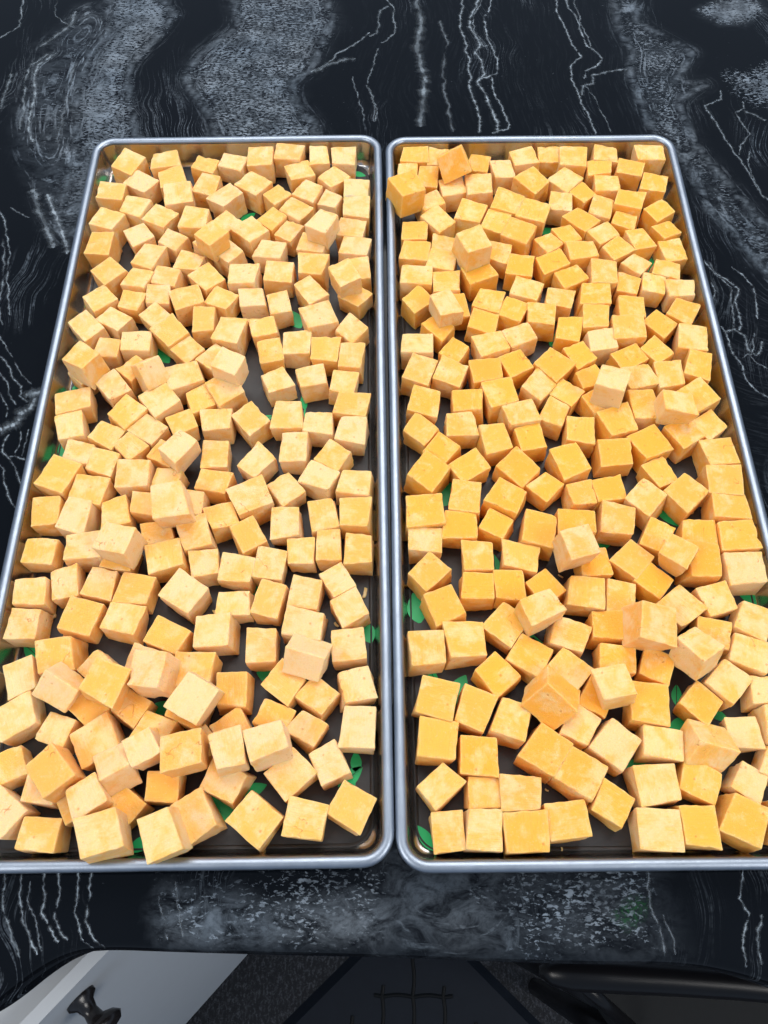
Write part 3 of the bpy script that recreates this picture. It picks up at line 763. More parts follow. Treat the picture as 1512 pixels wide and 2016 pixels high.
 (1,'y',171.55,-203.8,9.7,1.0,0.0,-0.0,-0.029,14.59,17.17,15.4),
 (1,'O',38.54,-62.89,9.56,0.999,-0.0,-0.0,-0.049,16.2,14.96,15.12),
 (1,'m',114.72,-101.26,9.53,0.998,-0.0,0.0,-0.064,15.15,15.88,15.05),
 (1,'w',161.53,-166.43,8.9,1.0,0.0,0.0,0.01,14.43,13.35,13.79),
 (0,'m',-89.93,-82.27,8.95,0.997,-0.0,-0.0,0.076,15.15,13.49,13.9),
 (0,'o',-14.19,-55.52,10.11,1.0,-0.0,0.0,0.005,16.11,17.33,16.23),
 (0,'o',-167.5,-178.67,8.97,0.228,0.0,-0.0,-0.974,14.81,13.95,13.95),
 (1,'o',20.94,-54.72,10.46,1.0,0.0,0.0,0.012,18.19,18.19,16.93),
 (0,'o',-68.59,-67.6,9.7,0.967,-0.0,0.0,0.256,15.02,16.72,15.4),
 (0,'m',-30.75,-56.0,9.6,0.996,0.0,-0.0,0.09,14.33,17.01,15.21),
 (0,'p',-49.68,-59.89,9.63,0.999,0.0,0.0,0.045,14.8,16.66,15.26),
 (1,'O',56.73,-62.54,9.28,0.969,-0.0,0.0,-0.247,15.49,14.54,14.57),
 (1,'w',157.42,-143.58,9.72,0.92,-0.0,-0.0,0.391,16.52,15.32,15.45),
 (0,'p',-130.13,-74.79,21.99,0.985,-0.011,-0.069,-0.157,18.09,15.77,16.43),
 (0,'o',-121.49,-96.3,10.09,0.997,-0.0,0.0,-0.076,17.56,15.79,16.18),
 (0,'w',-167.06,-157.44,10.24,0.222,-0.0,-0.0,-0.975,17.75,16.2,16.47),
 (1,'w',173.01,-180.91,8.9,0.959,0.0,0.0,-0.283,13.44,13.32,13.79),
 (1,'o',77.66,-66.06,10.46,0.993,0.0,0.0,-0.114,17.14,18.19,16.93),
 (0,'w',-105.97,-54.29,22.82,0.993,-0.004,-0.001,0.121,15.87,18.14,16.69),
 (0,'o',-154.02,-129.02,10.46,0.995,0.0,0.0,0.098,18.01,16.96,16.93),
 (1,'O',104.43,-82.16,9.01,0.013,0.0,0.0,-1.0,15.12,13.78,14.02),
 (1,'p',142.97,-82.64,21.43,0.908,-0.055,-0.095,0.404,13.86,13.92,13.79),
 (0,'m',-108.9,-79.54,10.15,0.994,-0.0,-0.0,0.111,17.89,15.69,16.29),
 (1,'m',141.67,-107.22,10.39,0.948,-0.0,-0.0,0.318,17.96,16.63,16.78),
 (1,'w',178.01,-163.31,10.22,0.999,0.0,-0.0,-0.033,16.29,17.61,16.45),
 (0,'o',-146.53,-109.99,10.29,0.992,0.0,-0.0,-0.125,16.72,17.47,16.59),
 (1,'m',42.57,-47.3,9.89,0.998,0.0,-0.0,-0.07,16.18,16.36,15.79),
 (0,'o',-95.4,-66.3,9.86,0.986,0.0,0.0,0.164,14.63,17.78,15.73),
 (1,'m',156.17,-120.14,9.37,0.993,0.0,-0.0,-0.119,15.49,14.89,14.74),
 (1,'O',132.4,-93.28,9.15,0.927,0.0,-0.0,0.374,14.29,15.18,14.3),
 (0,'w',-169.05,-138.93,9.58,0.982,-0.0,-0.0,0.19,14.47,16.77,15.15),
 (1,'O',62.51,-47.44,10.46,0.968,0.0,0.0,-0.252,18.19,17.32,16.93),
 (0,'p',-15.16,-37.79,9.93,0.997,-0.0,-0.0,-0.081,17.28,15.41,15.86),
 (1,'m',123.23,-81.21,9.62,0.927,0.0,0.0,0.375,16.53,14.87,15.23),
 (0,'m',-82.68,-56.24,9.32,0.984,-0.0,-0.0,0.179,15.74,14.45,14.65),
 (1,'O',97.05,-61.85,9.67,1.0,-0.0,-0.0,0.001,17.87,13.63,15.34),
 (0,'p',-67.99,-46.66,10.46,0.98,0.0,0.0,0.199,18.19,18.19,16.93),
 (1,'w',175.93,-147.22,8.99,1.0,-0.0,0.0,-0.02,14.84,13.96,13.97),
 (0,'p',-139.5,-92.39,9.46,0.994,0.0,0.0,-0.106,15.72,15.05,14.93),
 (1,'w',171.0,-129.9,9.87,0.981,-0.0,0.0,-0.196,17.27,15.19,15.75),
 (1,'O',23.23,-32.99,10.46,0.95,0.0,0.0,-0.313,17.2,18.19,16.93),
 (0,'p',-51.2,-40.66,9.18,0.949,0.0,-0.0,0.316,14.1,15.48,14.35),
 (0,'p',-34.23,-34.5,9.76,0.971,0.0,-0.0,-0.239,17.88,14.12,15.53),
 (0,'o',-115.0,-65.09,9.04,0.992,0.0,-0.0,0.123,15.55,13.45,14.07),
 (0,'o',-132.6,-78.63,8.9,0.999,0.0,-0.0,-0.054,14.67,13.32,13.79),
 (1,'w',160.41,-102.73,9.49,0.99,-0.0,-0.0,0.143,15.79,15.07,14.97),
 (1,'p',118.52,-60.17,10.08,0.995,0.0,0.0,-0.103,16.1,17.2,16.16),
 (1,'o',44.67,-28.37,9.57,0.964,0.0,0.0,0.267,17.4,13.81,15.14),
 (0,'m',-172.43,-113.22,9.33,1.0,0.0,0.0,-0.009,15.3,14.92,14.66),
 (0,'o',-99.48,-48.67,8.9,0.999,0.0,-0.0,-0.04,14.02,13.77,13.79),
 (1,'O',84.12,-39.96,9.22,0.923,0.0,0.0,0.384,15.51,14.25,14.44),
 (1,'w',175.82,-114.32,9.86,0.975,-0.0,0.0,-0.224,16.02,16.4,15.73),
 (0,'m',-157.07,-91.78,9.27,0.995,-0.0,-0.0,0.105,13.47,16.93,14.54),
 (1,'O',70.58,-30.57,10.4,0.924,0.0,0.0,0.383,15.67,18.16,16.79),
 (0,'o',-26.7,-21.43,9.32,0.864,0.0,-0.0,0.504,15.52,14.65,14.64),
 (1,'o',138.03,-69.27,9.22,0.962,-0.0,0.0,-0.271,13.45,17.23,14.44),
 (1,'O',157.32,-83.74,10.46,0.999,-0.0,0.0,-0.052,16.48,18.19,16.93),
 (1,'m',101.9,-44.34,8.9,0.998,-0.0,0.0,0.057,13.32,13.32,13.79),
 (0,'o',-88.75,-36.05,9.41,0.995,0.0,0.0,-0.097,16.94,13.62,14.83),
 (0,'p',-150.34,-74.24,10.24,0.999,0.0,0.0,0.046,18.1,15.29,16.48),
 (1,'O',31.13,-17.35,9.35,0.942,0.0,0.0,-0.336,15.02,15.26,14.69),
 (0,'m',-120.55,-49.42,9.79,0.998,-0.0,0.0,-0.064,17.92,13.68,15.59),
 (0,'p',-66.76,-24.23,9.22,0.896,0.0,-0.0,0.445,16.48,13.45,14.43),
 (0,'p',-172.51,-96.73,9.53,1.0,0.0,0.0,0.005,15.74,15.29,15.05),
 (0,'p',-47.91,-16.7,9.76,1.0,0.0,0.0,-0.016,14.42,17.57,15.52),
 (0,'w',-106.77,-20.75,19.81,0.906,-0.005,-0.01,0.423,16.87,13.32,13.79),
 (1,'O',116.42,-42.2,9.06,0.996,0.0,-0.0,0.088,15.23,13.88,14.13),
 (0,'o',-137.47,-53.79,9.01,0.995,0.0,-0.0,0.105,13.47,15.43,14.02),
 (1,'O',97.32,-26.5,10.17,0.981,0.0,-0.0,0.193,15.07,18.07,16.33),
 (1,'w',177.0,-87.95,10.46,1.0,-0.0,-0.0,0.028,18.19,17.33,16.93),
 (0,'w',-17.11,-5.58,9.68,0.999,0.0,-0.0,-0.051,15.83,15.84,15.37),
 (1,'p',135.14,-48.75,9.82,0.921,0.0,-0.0,0.39,16.39,15.83,15.63),
 (1,'m',60.08,-11.65,10.09,0.996,-0.0,0.0,0.092,15.74,17.61,16.18),
 (1,'m',21.13,-5.39,9.09,0.906,-0.0,0.0,0.423,13.82,15.41,14.18),
 (0,'m',-113.52,-34.48,8.9,0.998,0.0,0.0,-0.066,14.22,13.32,13.79),
 (1,'O',159.14,-67.36,9.46,0.998,-0.0,-0.0,-0.06,16.22,14.54,14.92),
 (0,'o',-89.71,-19.95,9.18,1.0,-0.0,0.0,-0.013,13.74,15.85,14.35),
 (0,'p',-35.21,-1.13,9.63,0.999,0.0,0.0,-0.035,16.75,14.72,15.26),
 (1,'m',42.21,-2.39,9.37,0.999,-0.0,-0.0,0.034,16.2,14.18,14.74),
 (0,'o',-172.4,-74.86,8.9,1.0,0.0,0.0,-0.019,15.73,13.32,13.79),
 (0,'p',-157.11,-56.32,10.12,0.994,0.0,0.0,-0.108,14.61,18.05,16.25),
 (1,'O',78.88,-11.23,9.37,0.995,0.0,0.0,0.098,15.43,14.94,14.73),
 (0,'m',-130.34,-32.86,10.36,1.0,0.0,-0.0,0.024,17.03,17.45,16.73),
 (1,'o',177.24,-70.65,10.46,1.0,0.0,0.0,0.01,18.19,16.63,16.93),
 (0,'p',-52.04,3.1,9.94,1.0,0.0,0.0,-0.025,17.1,15.64,15.88),
 (1,'m',155.67,-45.67,10.3,0.936,0.0,0.0,0.352,17.31,16.91,16.6),
 (1,'O',122.32,-21.69,10.36,1.0,0.0,0.0,0.004,18.15,15.82,16.73),
 (0,'o',-16.92,10.63,9.76,0.996,0.0,-0.0,-0.085,16.66,15.33,15.52),
 (0,'o',-117.14,-18.42,8.94,0.842,-0.0,-0.0,0.539,13.79,14.81,13.87),
 (0,'m',-71.72,1.83,9.63,0.941,0.0,0.0,0.338,13.79,17.65,15.25),
 (0,'o',-152.98,-40.52,9.69,0.995,0.0,0.0,-0.104,17.26,14.44,15.38),
 (1,'o',22.65,12.25,9.73,0.991,-0.0,0.0,-0.13,16.04,15.82,15.46),
 (1,'m',74.51,3.01,10.46,0.994,0.0,-0.0,0.113,18.19,14.3,16.93),
 (1,'m',144.06,-32.44,8.9,0.974,0.0,-0.0,0.228,13.32,15.4,13.8),
 (1,'O',46.5,12.48,9.77,1.0,0.0,-0.0,0.003,17.51,14.52,15.54),
 (1,'m',106.45,-6.96,9.61,0.997,-0.0,0.0,-0.081,15.03,16.36,15.23),
 (1,'m',176.34,-54.05,10.28,0.999,-0.0,0.0,-0.033,18.11,15.06,16.56),
 (0,'o',-173.13,-52.96,9.26,1.0,0.0,-0.0,0.031,14.4,15.52,14.51),
 (0,'p',-90.65,1.91,9.43,0.999,0.0,-0.0,0.039,16.31,14.33,14.86),
 (1,'m',93.88,4.9,9.12,0.978,-0.0,0.0,-0.209,13.93,15.43,14.25),
 (1,'O',64.57,17.01,10.25,0.993,0.0,-0.0,0.121,16.82,17.2,16.51),
 (0,'p',-148.73,-23.71,8.9,0.99,0.0,0.0,-0.14,14.71,13.32,13.79),
 (0,'p',-135.52,-14.25,8.9,0.914,0.0,-0.0,0.406,13.32,14.54,13.79),
 (1,'O',141.46,-15.56,10.24,0.978,-0.0,0.0,0.208,16.96,17.01,16.48),
 (0,'o',-109.45,0.38,8.9,0.978,0.0,-0.0,0.208,13.51,13.68,13.79),
 (0,'w',-84.25,30.85,22.63,0.978,-0.0,-0.0,-0.208,15.36,13.32,13.79),
 (0,'o',-169.58,-32.94,10.46,0.981,0.0,0.0,-0.194,16.86,18.19,16.93),
 (1,'w',123.51,16.21,22.2,0.979,-0.07,-0.036,-0.186,15.6,16.95,15.79),
 (0,'p',-22.31,27.12,9.13,0.995,0.0,0.0,-0.1,14.47,14.92,14.26),
 (1,'m',176.9,-38.51,10.3,1.0,0.0,0.0,-0.026,18.12,15.79,16.61),
 (1,'o',126.74,-1.98,10.46,0.99,-0.0,0.0,0.143,18.19,17.52,16.93),
 (0,'m',-127.0,-3.25,9.28,0.898,-0.0,0.0,0.439,13.47,16.65,14.55),
 (1,'p',155.64,2.38,22.37,0.998,-0.005,0.045,-0.033,17.44,13.38,14.11),
 (1,'p',37.24,30.76,10.11,0.978,-0.0,-0.0,-0.209,16.81,16.6,16.21),
 (1,'p',20.68,32.83,10.13,0.984,0.0,0.0,-0.176,14.62,18.05,16.27),
 (0,'p',-39.73,30.26,9.47,0.991,0.0,-0.0,0.133,15.67,15.14,14.95),
 (0,'p',-59.07,27.35,9.21,0.977,0.0,-0.0,0.212,15.48,14.24,14.42),
 (0,'o',-87.0,21.38,10.46,0.961,-0.0,0.0,0.278,16.8,18.19,16.93),
 (0,'o',-101.92,15.9,8.9,0.971,-0.0,0.0,0.24,13.32,15.4,13.81),
 (0,'p',-162.15,-17.7,8.9,0.995,0.0,0.0,-0.098,13.32,13.32,13.79),
 (1,'m',86.53,23.23,9.51,0.922,0.0,-0.0,0.388,16.34,14.63,15.02),
 (1,'O',57.82,32.73,10.18,0.997,0.0,0.0,0.08,18.07,15.1,16.35),
 (1,'m',101.95,18.22,8.9,0.887,0.0,0.0,0.463,13.32,13.82,13.79),
 (0,'m',-149.99,-6.63,8.9,0.861,0.0,-0.0,0.509,13.32,15.38,13.79),
 (1,'o',117.22,12.44,8.9,0.969,-0.0,-0.0,0.248,13.32,13.32,13.79),
 (0,'m',-122.37,14.24,10.46,0.943,-0.0,0.0,0.334,16.09,18.19,16.93),
 (1,'o',161.15,-9.1,9.89,0.958,-0.0,0.0,0.285,15.61,16.9,15.78),
 (1,'m',177.42,-21.19,9.7,0.997,0.0,-0.0,0.073,15.69,16.04,15.4),
 (0,'o',-140.47,6.47,10.08,0.898,0.0,0.0,0.441,16.82,16.51,16.17),
 (0,'m',-17.94,44.32,9.42,1.0,0.0,-0.0,-0.028,14.06,16.54,14.84),
 (1,'o',142.82,8.07,10.46,0.999,0.0,0.0,0.037,14.85,18.19,16.93),
 (1,'O',75.72,37.72,9.32,0.217,-0.0,-0.0,-0.976,15.0,15.17,14.64),
 (0,'p',-129.74,30.6,18.23,0.847,-0.412,-0.071,0.329,14.53,16.24,14.93),
 (0,'o',-32.63,48.49,9.67,0.999,0.0,0.0,-0.032,15.64,15.98,15.34),
 (0,'m',-109.91,29.99,10.43,0.985,0.0,0.0,0.173,18.17,14.87,16.87),
 (1,'O',40.55,47.29,8.9,0.898,-0.0,0.0,0.439,13.42,13.54,13.79),
 (1,'w',19.7,50.93,9.83,1.0,0.0,-0.0,-0.007,17.93,14.27,15.65),
 (1,'O',95.98,36.29,10.15,0.925,-0.0,-0.0,0.381,15.28,18.06,16.3),
 (0,'m',-169.32,-1.5,9.64,0.991,0.0,-0.0,0.133,14.31,17.18,15.28),
 (1,'o',115.59,28.6,8.9,0.985,0.0,0.0,0.172,13.68,13.32,13.79),
 (0,'o',-64.29,47.61,9.36,0.993,0.0,-0.0,0.117,13.5,17.1,14.72),
 (1,'m',61.48,50.19,10.16,0.989,0.0,-0.0,0.146,17.67,15.97,16.32),
 (0,'p',-48.63,52.67,9.59,1.0,0.0,0.0,-0.007,16.06,15.24,15.19),
 (1,'m',176.04,-3.34,9.12,0.953,-0.0,0.0,0.304,14.81,14.53,14.23),
 (0,'m',-94.99,43.46,9.36,0.899,-0.0,-0.0,0.437,16.33,14.02,14.72),
 (1,'w',36.0,72.91,20.23,0.981,-0.011,0.017,0.193,13.32,17.56,13.79),
 (0,'p',-149.37,23.6,10.17,0.936,0.0,-0.0,0.352,13.83,18.07,16.35),
 (1,'m',142.55,27.41,9.58,0.993,0.0,-0.0,0.114,17.3,13.96,15.17),
 (0,'m',-17.88,63.16,9.3,0.913,0.0,-0.0,0.409,14.55,15.52,14.59),
 (1,'O',111.21,43.56,9.24,0.972,-0.0,0.0,0.236,13.72,16.13,14.48),
 (0,'o',-163.59,34.45,21.89,0.885,-0.072,-0.018,0.459,14.43,17.97,15.83),
 (1,'o',31.94,64.3,9.31,0.923,0.0,-0.0,0.384,13.48,16.87,14.61),
 (1,'o',172.1,13.24,10.3,0.973,0.0,-0.0,0.23,17.7,16.51,16.6),
 (0,'p',-170.53,14.16,9.66,0.991,0.0,-0.0,0.132,17.87,13.63,15.33),
 (1,'p',78.39,56.88,9.44,0.978,0.0,0.0,0.208,16.98,13.71,14.89),
 (0,'m',-111.43,48.27,9.21,0.93,0.0,-0.0,0.367,15.11,14.61,14.42),
 (0,'o',-140.89,36.93,8.9,0.912,0.0,0.0,0.41,15.21,13.32,13.79),
 (1,'m',159.63,28.5,9.69,1.0,0.0,-0.0,0.004,14.25,17.46,15.39),
 (0,'m',-37.42,71.99,10.46,0.983,0.0,0.0,0.185,18.19,18.19,16.93),
 (0,'m',-87.68,61.63,10.37,0.993,0.0,-0.0,-0.121,16.24,18.15,16.75),
 (0,'p',-69.33,65.56,8.9,0.992,0.0,0.0,0.123,14.64,13.58,13.79),
 (1,'o',58.41,68.53,8.95,0.984,-0.0,0.0,-0.179,16.97,13.34,13.9),
 (1,'O',139.73,42.15,8.93,0.98,0.0,0.0,0.201,16.53,13.33,13.85),
 (1,'w',125.36,53.66,9.66,0.998,0.0,-0.0,0.062,16.44,15.16,15.33),
 (1,'O',107.96,62.77,9.13,0.996,0.0,-0.0,-0.094,13.41,16.15,14.26),
 (1,'o',42.86,80.05,9.08,0.997,0.0,-0.0,0.073,13.39,17.63,14.16),
 (0,'m',-168.38,34.55,8.9,0.925,0.0,-0.0,0.38,13.32,13.32,13.79),
 (0,'p',-22.16,95.6,20.41,0.974,0.01,-0.043,0.222,13.49,16.37,14.49),
 (0,'m',-121.8,61.35,10.46,0.925,0.0,-0.0,0.381,15.7,18.19,16.93),
 (1,'o',20.98,84.04,9.17,0.939,0.0,-0.0,0.343,15.59,13.97,14.34),
 (1,'o',93.59,72.07,10.17,0.998,0.0,0.0,-0.055,17.07,16.61,16.34),
 (1,'o',176.5,34.19,10.46,0.985,0.0,0.0,-0.172,13.95,18.19,16.93),
 (1,'o',76.39,76.61,9.0,0.971,0.0,0.0,-0.238,13.36,15.63,13.99),
 (0,'m',-141.27,54.15,9.56,1.0,0.0,0.0,0.009,16.92,14.24,15.12),
 (0,'m',-103.7,70.26,9.89,1.0,0.0,-0.0,0.032,14.24,17.95,15.77),
 (1,'m',156.07,47.41,9.07,0.949,0.0,-0.0,0.315,14.45,14.69,14.13),
 (1,'o',62.65,82.94,9.49,0.986,0.0,0.0,-0.166,14.64,16.24,14.98),
 (0,'m',-61.12,83.17,9.13,0.992,0.0,-0.0,0.123,13.48,15.9,14.25),
 (0,'m',-16.54,90.15,8.9,0.954,0.0,-0.0,-0.298,15.54,13.32,13.79),
 (0,'p',-157.89,51.39,8.9,0.999,-0.0,-0.0,-0.053,14.88,13.32,13.79),
 (0,'p',-42.37,90.96,9.89,0.956,0.0,0.0,0.293,13.82,17.95,15.77),
 (1,'m',141.98,61.93,10.21,1.0,0.0,0.0,0.015,17.09,16.77,16.43),
 (1,'m',123.96,71.02,9.8,0.999,0.0,0.0,-0.046,15.45,16.71,15.6),
 (0,'w',-77.02,87.2,8.9,0.999,0.0,0.0,0.05,15.18,13.32,13.79),
 (1,'m',38.33,97.62,9.79,1.0,-0.0,-0.0,-0.015,16.26,15.86,15.58),
 (0,'m',-94.98,86.15,9.17,0.849,0.0,-0.0,0.528,13.53,16.01,14.33),
 (1,'p',20.58,102.0,10.02,1.0,0.0,-0.0,-0.03,18.01,14.93,16.04),
 (0,'m',-132.54,74.43,8.9,0.918,0.0,-0.0,0.398,13.32,14.48,13.79),
 (1,'m',176.84,53.39,10.14,0.997,0.0,-0.0,-0.075,16.04,17.51,16.28),
 (1,'m',86.06,91.67,9.47,0.977,0.0,-0.0,-0.214,16.63,14.14,14.93),
 (1,'p',104.62,85.88,9.06,0.991,0.0,-0.0,-0.136,16.27,13.38,14.12),
 (0,'m',-115.38,85.92,10.17,0.986,0.0,-0.0,0.167,17.55,16.13,16.34),
 (1,'p',53.74,116.19,22.95,0.98,-0.002,-0.0,0.201,15.6,18.19,16.93),
 (1,'o',160.92,65.8,8.96,0.928,0.0,-0.0,0.373,13.35,16.56,13.93),
 (1,'O',57.8,105.0,9.85,0.98,0.0,-0.0,0.199,17.19,15.17,15.7),
 (0,'p',-13.87,109.16,9.34,0.999,0.0,0.0,0.041,13.5,17.26,14.68),
 (0,'p',-170.23,65.93,10.18,0.923,0.0,0.0,0.385,13.83,18.07,16.36),
 (1,'O',125.03,87.44,9.89,1.0,0.0,0.0,-0.031,16.8,15.72,15.78),
 (1,'o',145.5,78.24,9.28,0.999,0.0,0.0,-0.043,15.56,14.46,14.56),
 (0,'p',-156.31,73.17,8.9,0.881,0.0,-0.0,0.472,13.32,15.34,13.79),
 (0,'p',-62.57,106.38,10.01,1.0,0.0,0.0,-0.028,16.24,16.78,16.02),
 (0,'o',-41.48,110.85,10.46,0.998,0.0,-0.0,-0.06,18.19,17.08,16.93),
 (0,'p',-83.01,103.26,10.41,0.999,0.0,-0.0,-0.032,17.5,17.17,16.82),
 (1,'p',36.42,114.85,9.83,0.993,-0.0,-0.0,-0.118,17.71,14.55,15.65),
 (0,'p',-133.27,90.91,8.9,1.0,0.0,-0.0,-0.011,13.91,13.32,13.79),
 (0,'m',-104.94,102.29,9.87,0.93,0.0,-0.0,0.366,15.03,17.42,15.74),
 (0,'o',-148.35,86.28,8.9,0.995,0.0,-0.0,-0.102,13.32,13.32,13.79),
 (1,'O',83.13,110.02,9.69,0.992,0.0,0.0,-0.127,14.56,17.16,15.39),
 (1,'O',113.72,101.66,9.38,0.974,0.0,0.0,0.226,17.75,13.51,14.76),
 (1,'o',175.49,74.5,9.57,0.966,0.0,0.0,-0.26,14.99,16.21,15.13),
 (1,'m',20.34,122.59,9.72,0.994,0.0,-0.0,-0.111,16.98,14.82,15.43),
 (0,'w',-35.78,134.54,21.73,0.853,0.0,0.0,0.521,17.19,13.45,14.45),
 (0,'p',-16.76,126.28,9.62,0.997,-0.0,-0.0,-0.074,17.85,13.61,15.25),
 (0,'p',-167.11,86.55,9.81,0.943,0.0,-0.0,0.333,16.62,15.57,15.62),
 (1,'O',102.71,112.88,9.66,0.985,0.0,0.0,0.172,17.07,14.51,15.32),
 (1,'o',147.31,96.34,8.95,0.99,0.0,0.0,-0.141,13.99,14.67,13.9),
 (1,'p',132.82,103.96,10.22,0.999,0.0,0.0,-0.05,15.07,18.09,16.44),
 (1,'o',70.76,121.49,9.04,0.984,0.0,-0.0,-0.177,14.97,14.03,14.07),
 (0,'m',-101.75,126.31,21.13,0.919,-0.0,-0.0,0.395,14.7,14.58,14.21),
 (0,'p',-128.98,104.96,9.0,0.993,0.0,0.0,-0.114,16.14,13.36,13.99),
 (0,'p',-68.04,123.93,9.57,0.994,0.0,-0.0,-0.105,17.02,14.2,15.15),
 (0,'m',-42.59,128.48,9.85,0.995,-0.0,0.0,-0.1,16.41,15.97,15.71),
 (1,'p',38.52,129.26,8.9,0.997,-0.0,-0.0,-0.082,15.77,13.32,13.79),
 (0,'m',-146.67,102.43,9.49,0.99,0.0,0.0,-0.144,15.31,15.55,14.97),
 (1,'m',161.57,95.53,8.9,0.994,0.0,0.0,-0.111,13.32,13.37,13.79),
 (0,'p',-94.43,122.66,9.62,0.914,-0.0,-0.0,0.405,15.33,16.07,15.23),
 (0,'m',-117.58,116.52,9.0,0.994,0.0,-0.0,-0.108,15.83,13.36,14.01),
 (1,'p',177.4,91.87,9.1,1.0,0.0,0.0,-0.012,16.84,13.4,14.21),
 (1,'m',19.94,138.94,9.33,1.0,0.0,0.0,-0.029,15.05,15.17,14.66),
 (1,'m',121.83,120.35,10.26,0.999,0.0,-0.0,0.036,18.1,13.87,16.51),
 (0,'m',-19.01,141.54,9.74,0.996,0.0,0.0,-0.089,16.47,15.42,15.47),
 (1,'m',102.58,129.67,8.9,0.959,0.0,-0.0,0.284,13.63,14.1,13.79),
 (1,'o',85.1,136.0,10.46,0.972,0.0,0.0,-0.236,17.86,17.39,16.93),
 (1,'p',153.94,111.58,8.9,0.924,0.0,-0.0,0.382,13.32,13.32,13.79),
 (0,'m',-164.36,108.1,9.73,0.929,0.0,0.0,0.369,15.78,16.07,15.45),
 (0,'p',-57.52,140.84,9.0,0.864,0.0,-0.0,0.503,15.42,13.42,13.99),
 (0,'p',-141.99,119.48,10.2,0.979,0.0,0.0,-0.202,15.42,18.08,16.39),
 (0,'m',-81.35,139.06,10.46,0.916,0.0,-0.0,0.402,16.8,18.19,16.93),
 (0,'m',-108.39,130.76,8.9,0.924,0.0,-0.0,0.382,13.32,14.21,13.79),
 (1,'m',171.0,107.09,8.92,0.992,0.0,-0.0,-0.129,16.22,13.33,13.85),
 (1,'m',35.27,147.95,10.13,0.947,-0.0,-0.0,0.322,13.92,18.05,16.27),
 (1,'m',70.38,145.8,10.06,0.986,0.0,0.0,-0.166,14.86,18.02,16.11),
 (1,'o',16.01,163.34,22.35,0.969,0.009,0.037,0.245,18.19,18.19,16.93),
 (1,'o',143.46,124.35,9.24,0.963,0.0,0.0,0.269,16.47,13.46,14.49),
 (1,'o',114.9,136.47,8.92,0.966,0.0,-0.0,0.257,13.73,14.79,13.84),
 (0,'p',-129.19,133.87,8.9,0.867,0.0,-0.0,0.498,13.32,16.54,13.79),
 (1,'m',55.41,153.86,10.46,0.99,0.0,0.0,-0.144,17.88,18.19,16.93),
 (0,'o',-69.19,150.53,9.22,0.907,0.0,0.0,0.421,15.51,14.27,14.45),
 (0,'m',-16.01,158.04,9.96,0.999,-0.0,-0.0,-0.048,15.98,16.84,15.92),
 (0,'m',-97.28,147.17,9.56,0.921,-0.0,0.0,0.39,15.71,15.47,15.13),
 (0,'o',-53.87,157.66,9.59,0.887,0.0,0.0,0.462,13.6,17.84,15.19),
 (1,'w',137.34,136.63,9.29,0.962,-0.0,0.0,0.274,16.35,13.7,14.58),
 (1,'m',94.88,153.75,10.46,0.984,-0.0,-0.0,-0.179,17.25,18.19,16.93),
 (1,'o',158.93,131.66,8.9,0.988,0.0,-0.0,0.154,13.32,15.58,13.79),
 (1,'o',177.96,122.94,8.9,0.996,0.0,-0.0,0.084,13.32,16.84,13.79),
 (0,'o',-117.04,149.13,10.42,0.996,0.0,0.0,-0.088,16.69,18.03,16.84),
 (1,'p',31.22,164.79,9.09,0.972,-0.0,-0.0,0.233,16.96,13.39,14.17),
 (0,'p',-150.82,137.88,9.63,0.966,0.0,-0.0,0.258,15.26,16.18,15.25),
 (0,'o',-172.69,129.33,10.17,0.999,0.0,0.0,-0.052,14.4,18.07,16.33),
 (1,'o',124.77,148.0,9.34,0.933,-0.0,0.0,0.361,13.49,17.32,14.67),
 (1,'o',78.97,162.26,10.46,0.982,0.0,0.0,-0.191,18.19,18.19,16.93),
 (0,'p',-32.66,167.35,8.9,0.983,-0.0,0.0,-0.183,13.32,13.32,13.79),
 (0,'m',-15.72,174.81,9.87,0.999,-0.0,-0.0,-0.046,15.91,16.54,15.74),
 (0,'m',-139.09,152.02,9.81,0.883,0.0,-0.0,0.469,15.76,16.43,15.62),
 (1,'o',151.7,148.16,9.02,0.984,0.0,0.0,-0.178,14.98,13.96,14.04),
 (0,'m',-67.02,172.08,8.9,0.929,-0.0,-0.0,0.369,14.25,13.75,13.79),
 (0,'p',-47.07,174.95,7.89,0.603,-0.37,0.603,0.37,18.19,15.12,16.93),
 (1,'w',45.48,176.58,9.36,0.998,-0.0,0.0,0.069,14.93,15.4,14.72),
 (1,'w',113.74,163.29,9.05,0.996,0.0,-0.0,-0.093,13.38,15.72,14.1),
 (1,'o',176.98,139.67,8.9,0.975,0.0,-0.0,0.222,13.32,13.32,13.79),
 (0,'w',-98.26,169.06,10.09,0.922,0.0,0.0,0.387,18.04,14.48,16.18),
 (1,'w',62.23,177.07,10.46,0.999,-0.0,0.0,0.041,17.67,18.19,16.93),
 (1,'p',138.85,158.97,9.4,0.987,-0.0,-0.0,-0.16,13.52,17.76,14.8),
 (1,'o',47.09,191.57,21.94,0.93,-0.29,-0.225,-0.029,17.09,18.19,16.93),
 (0,'p',-171.43,148.68,10.2,0.984,0.0,0.0,-0.178,16.74,17.05,16.39),
 (1,'o',30.48,186.42,9.61,0.998,-0.0,0.0,-0.057,13.61,17.75,15.22),
 (0,'m',-82.05,180.16,10.22,0.884,0.0,0.0,0.468,16.46,17.42,16.44),
 (0,'o',-31.27,186.29,9.25,0.934,0.0,0.0,0.358,14.92,14.96,14.5),
 (0,'m',-155.64,160.63,10.13,0.985,0.0,0.0,-0.175,17.26,16.27,16.27),
 (0,'m',-129.63,170.58,10.46,0.996,0.0,-0.0,0.087,17.97,18.19,16.93),
 (1,'o',96.98,180.75,10.46,0.947,-0.0,0.0,0.322,16.32,18.19,16.93),
 (1,'o',156.7,162.72,10.31,0.986,0.0,0.0,-0.168,17.73,16.52,16.62),
 (1,'o',174.67,154.88,9.36,0.955,0.0,-0.0,0.297,17.74,13.5,14.72),
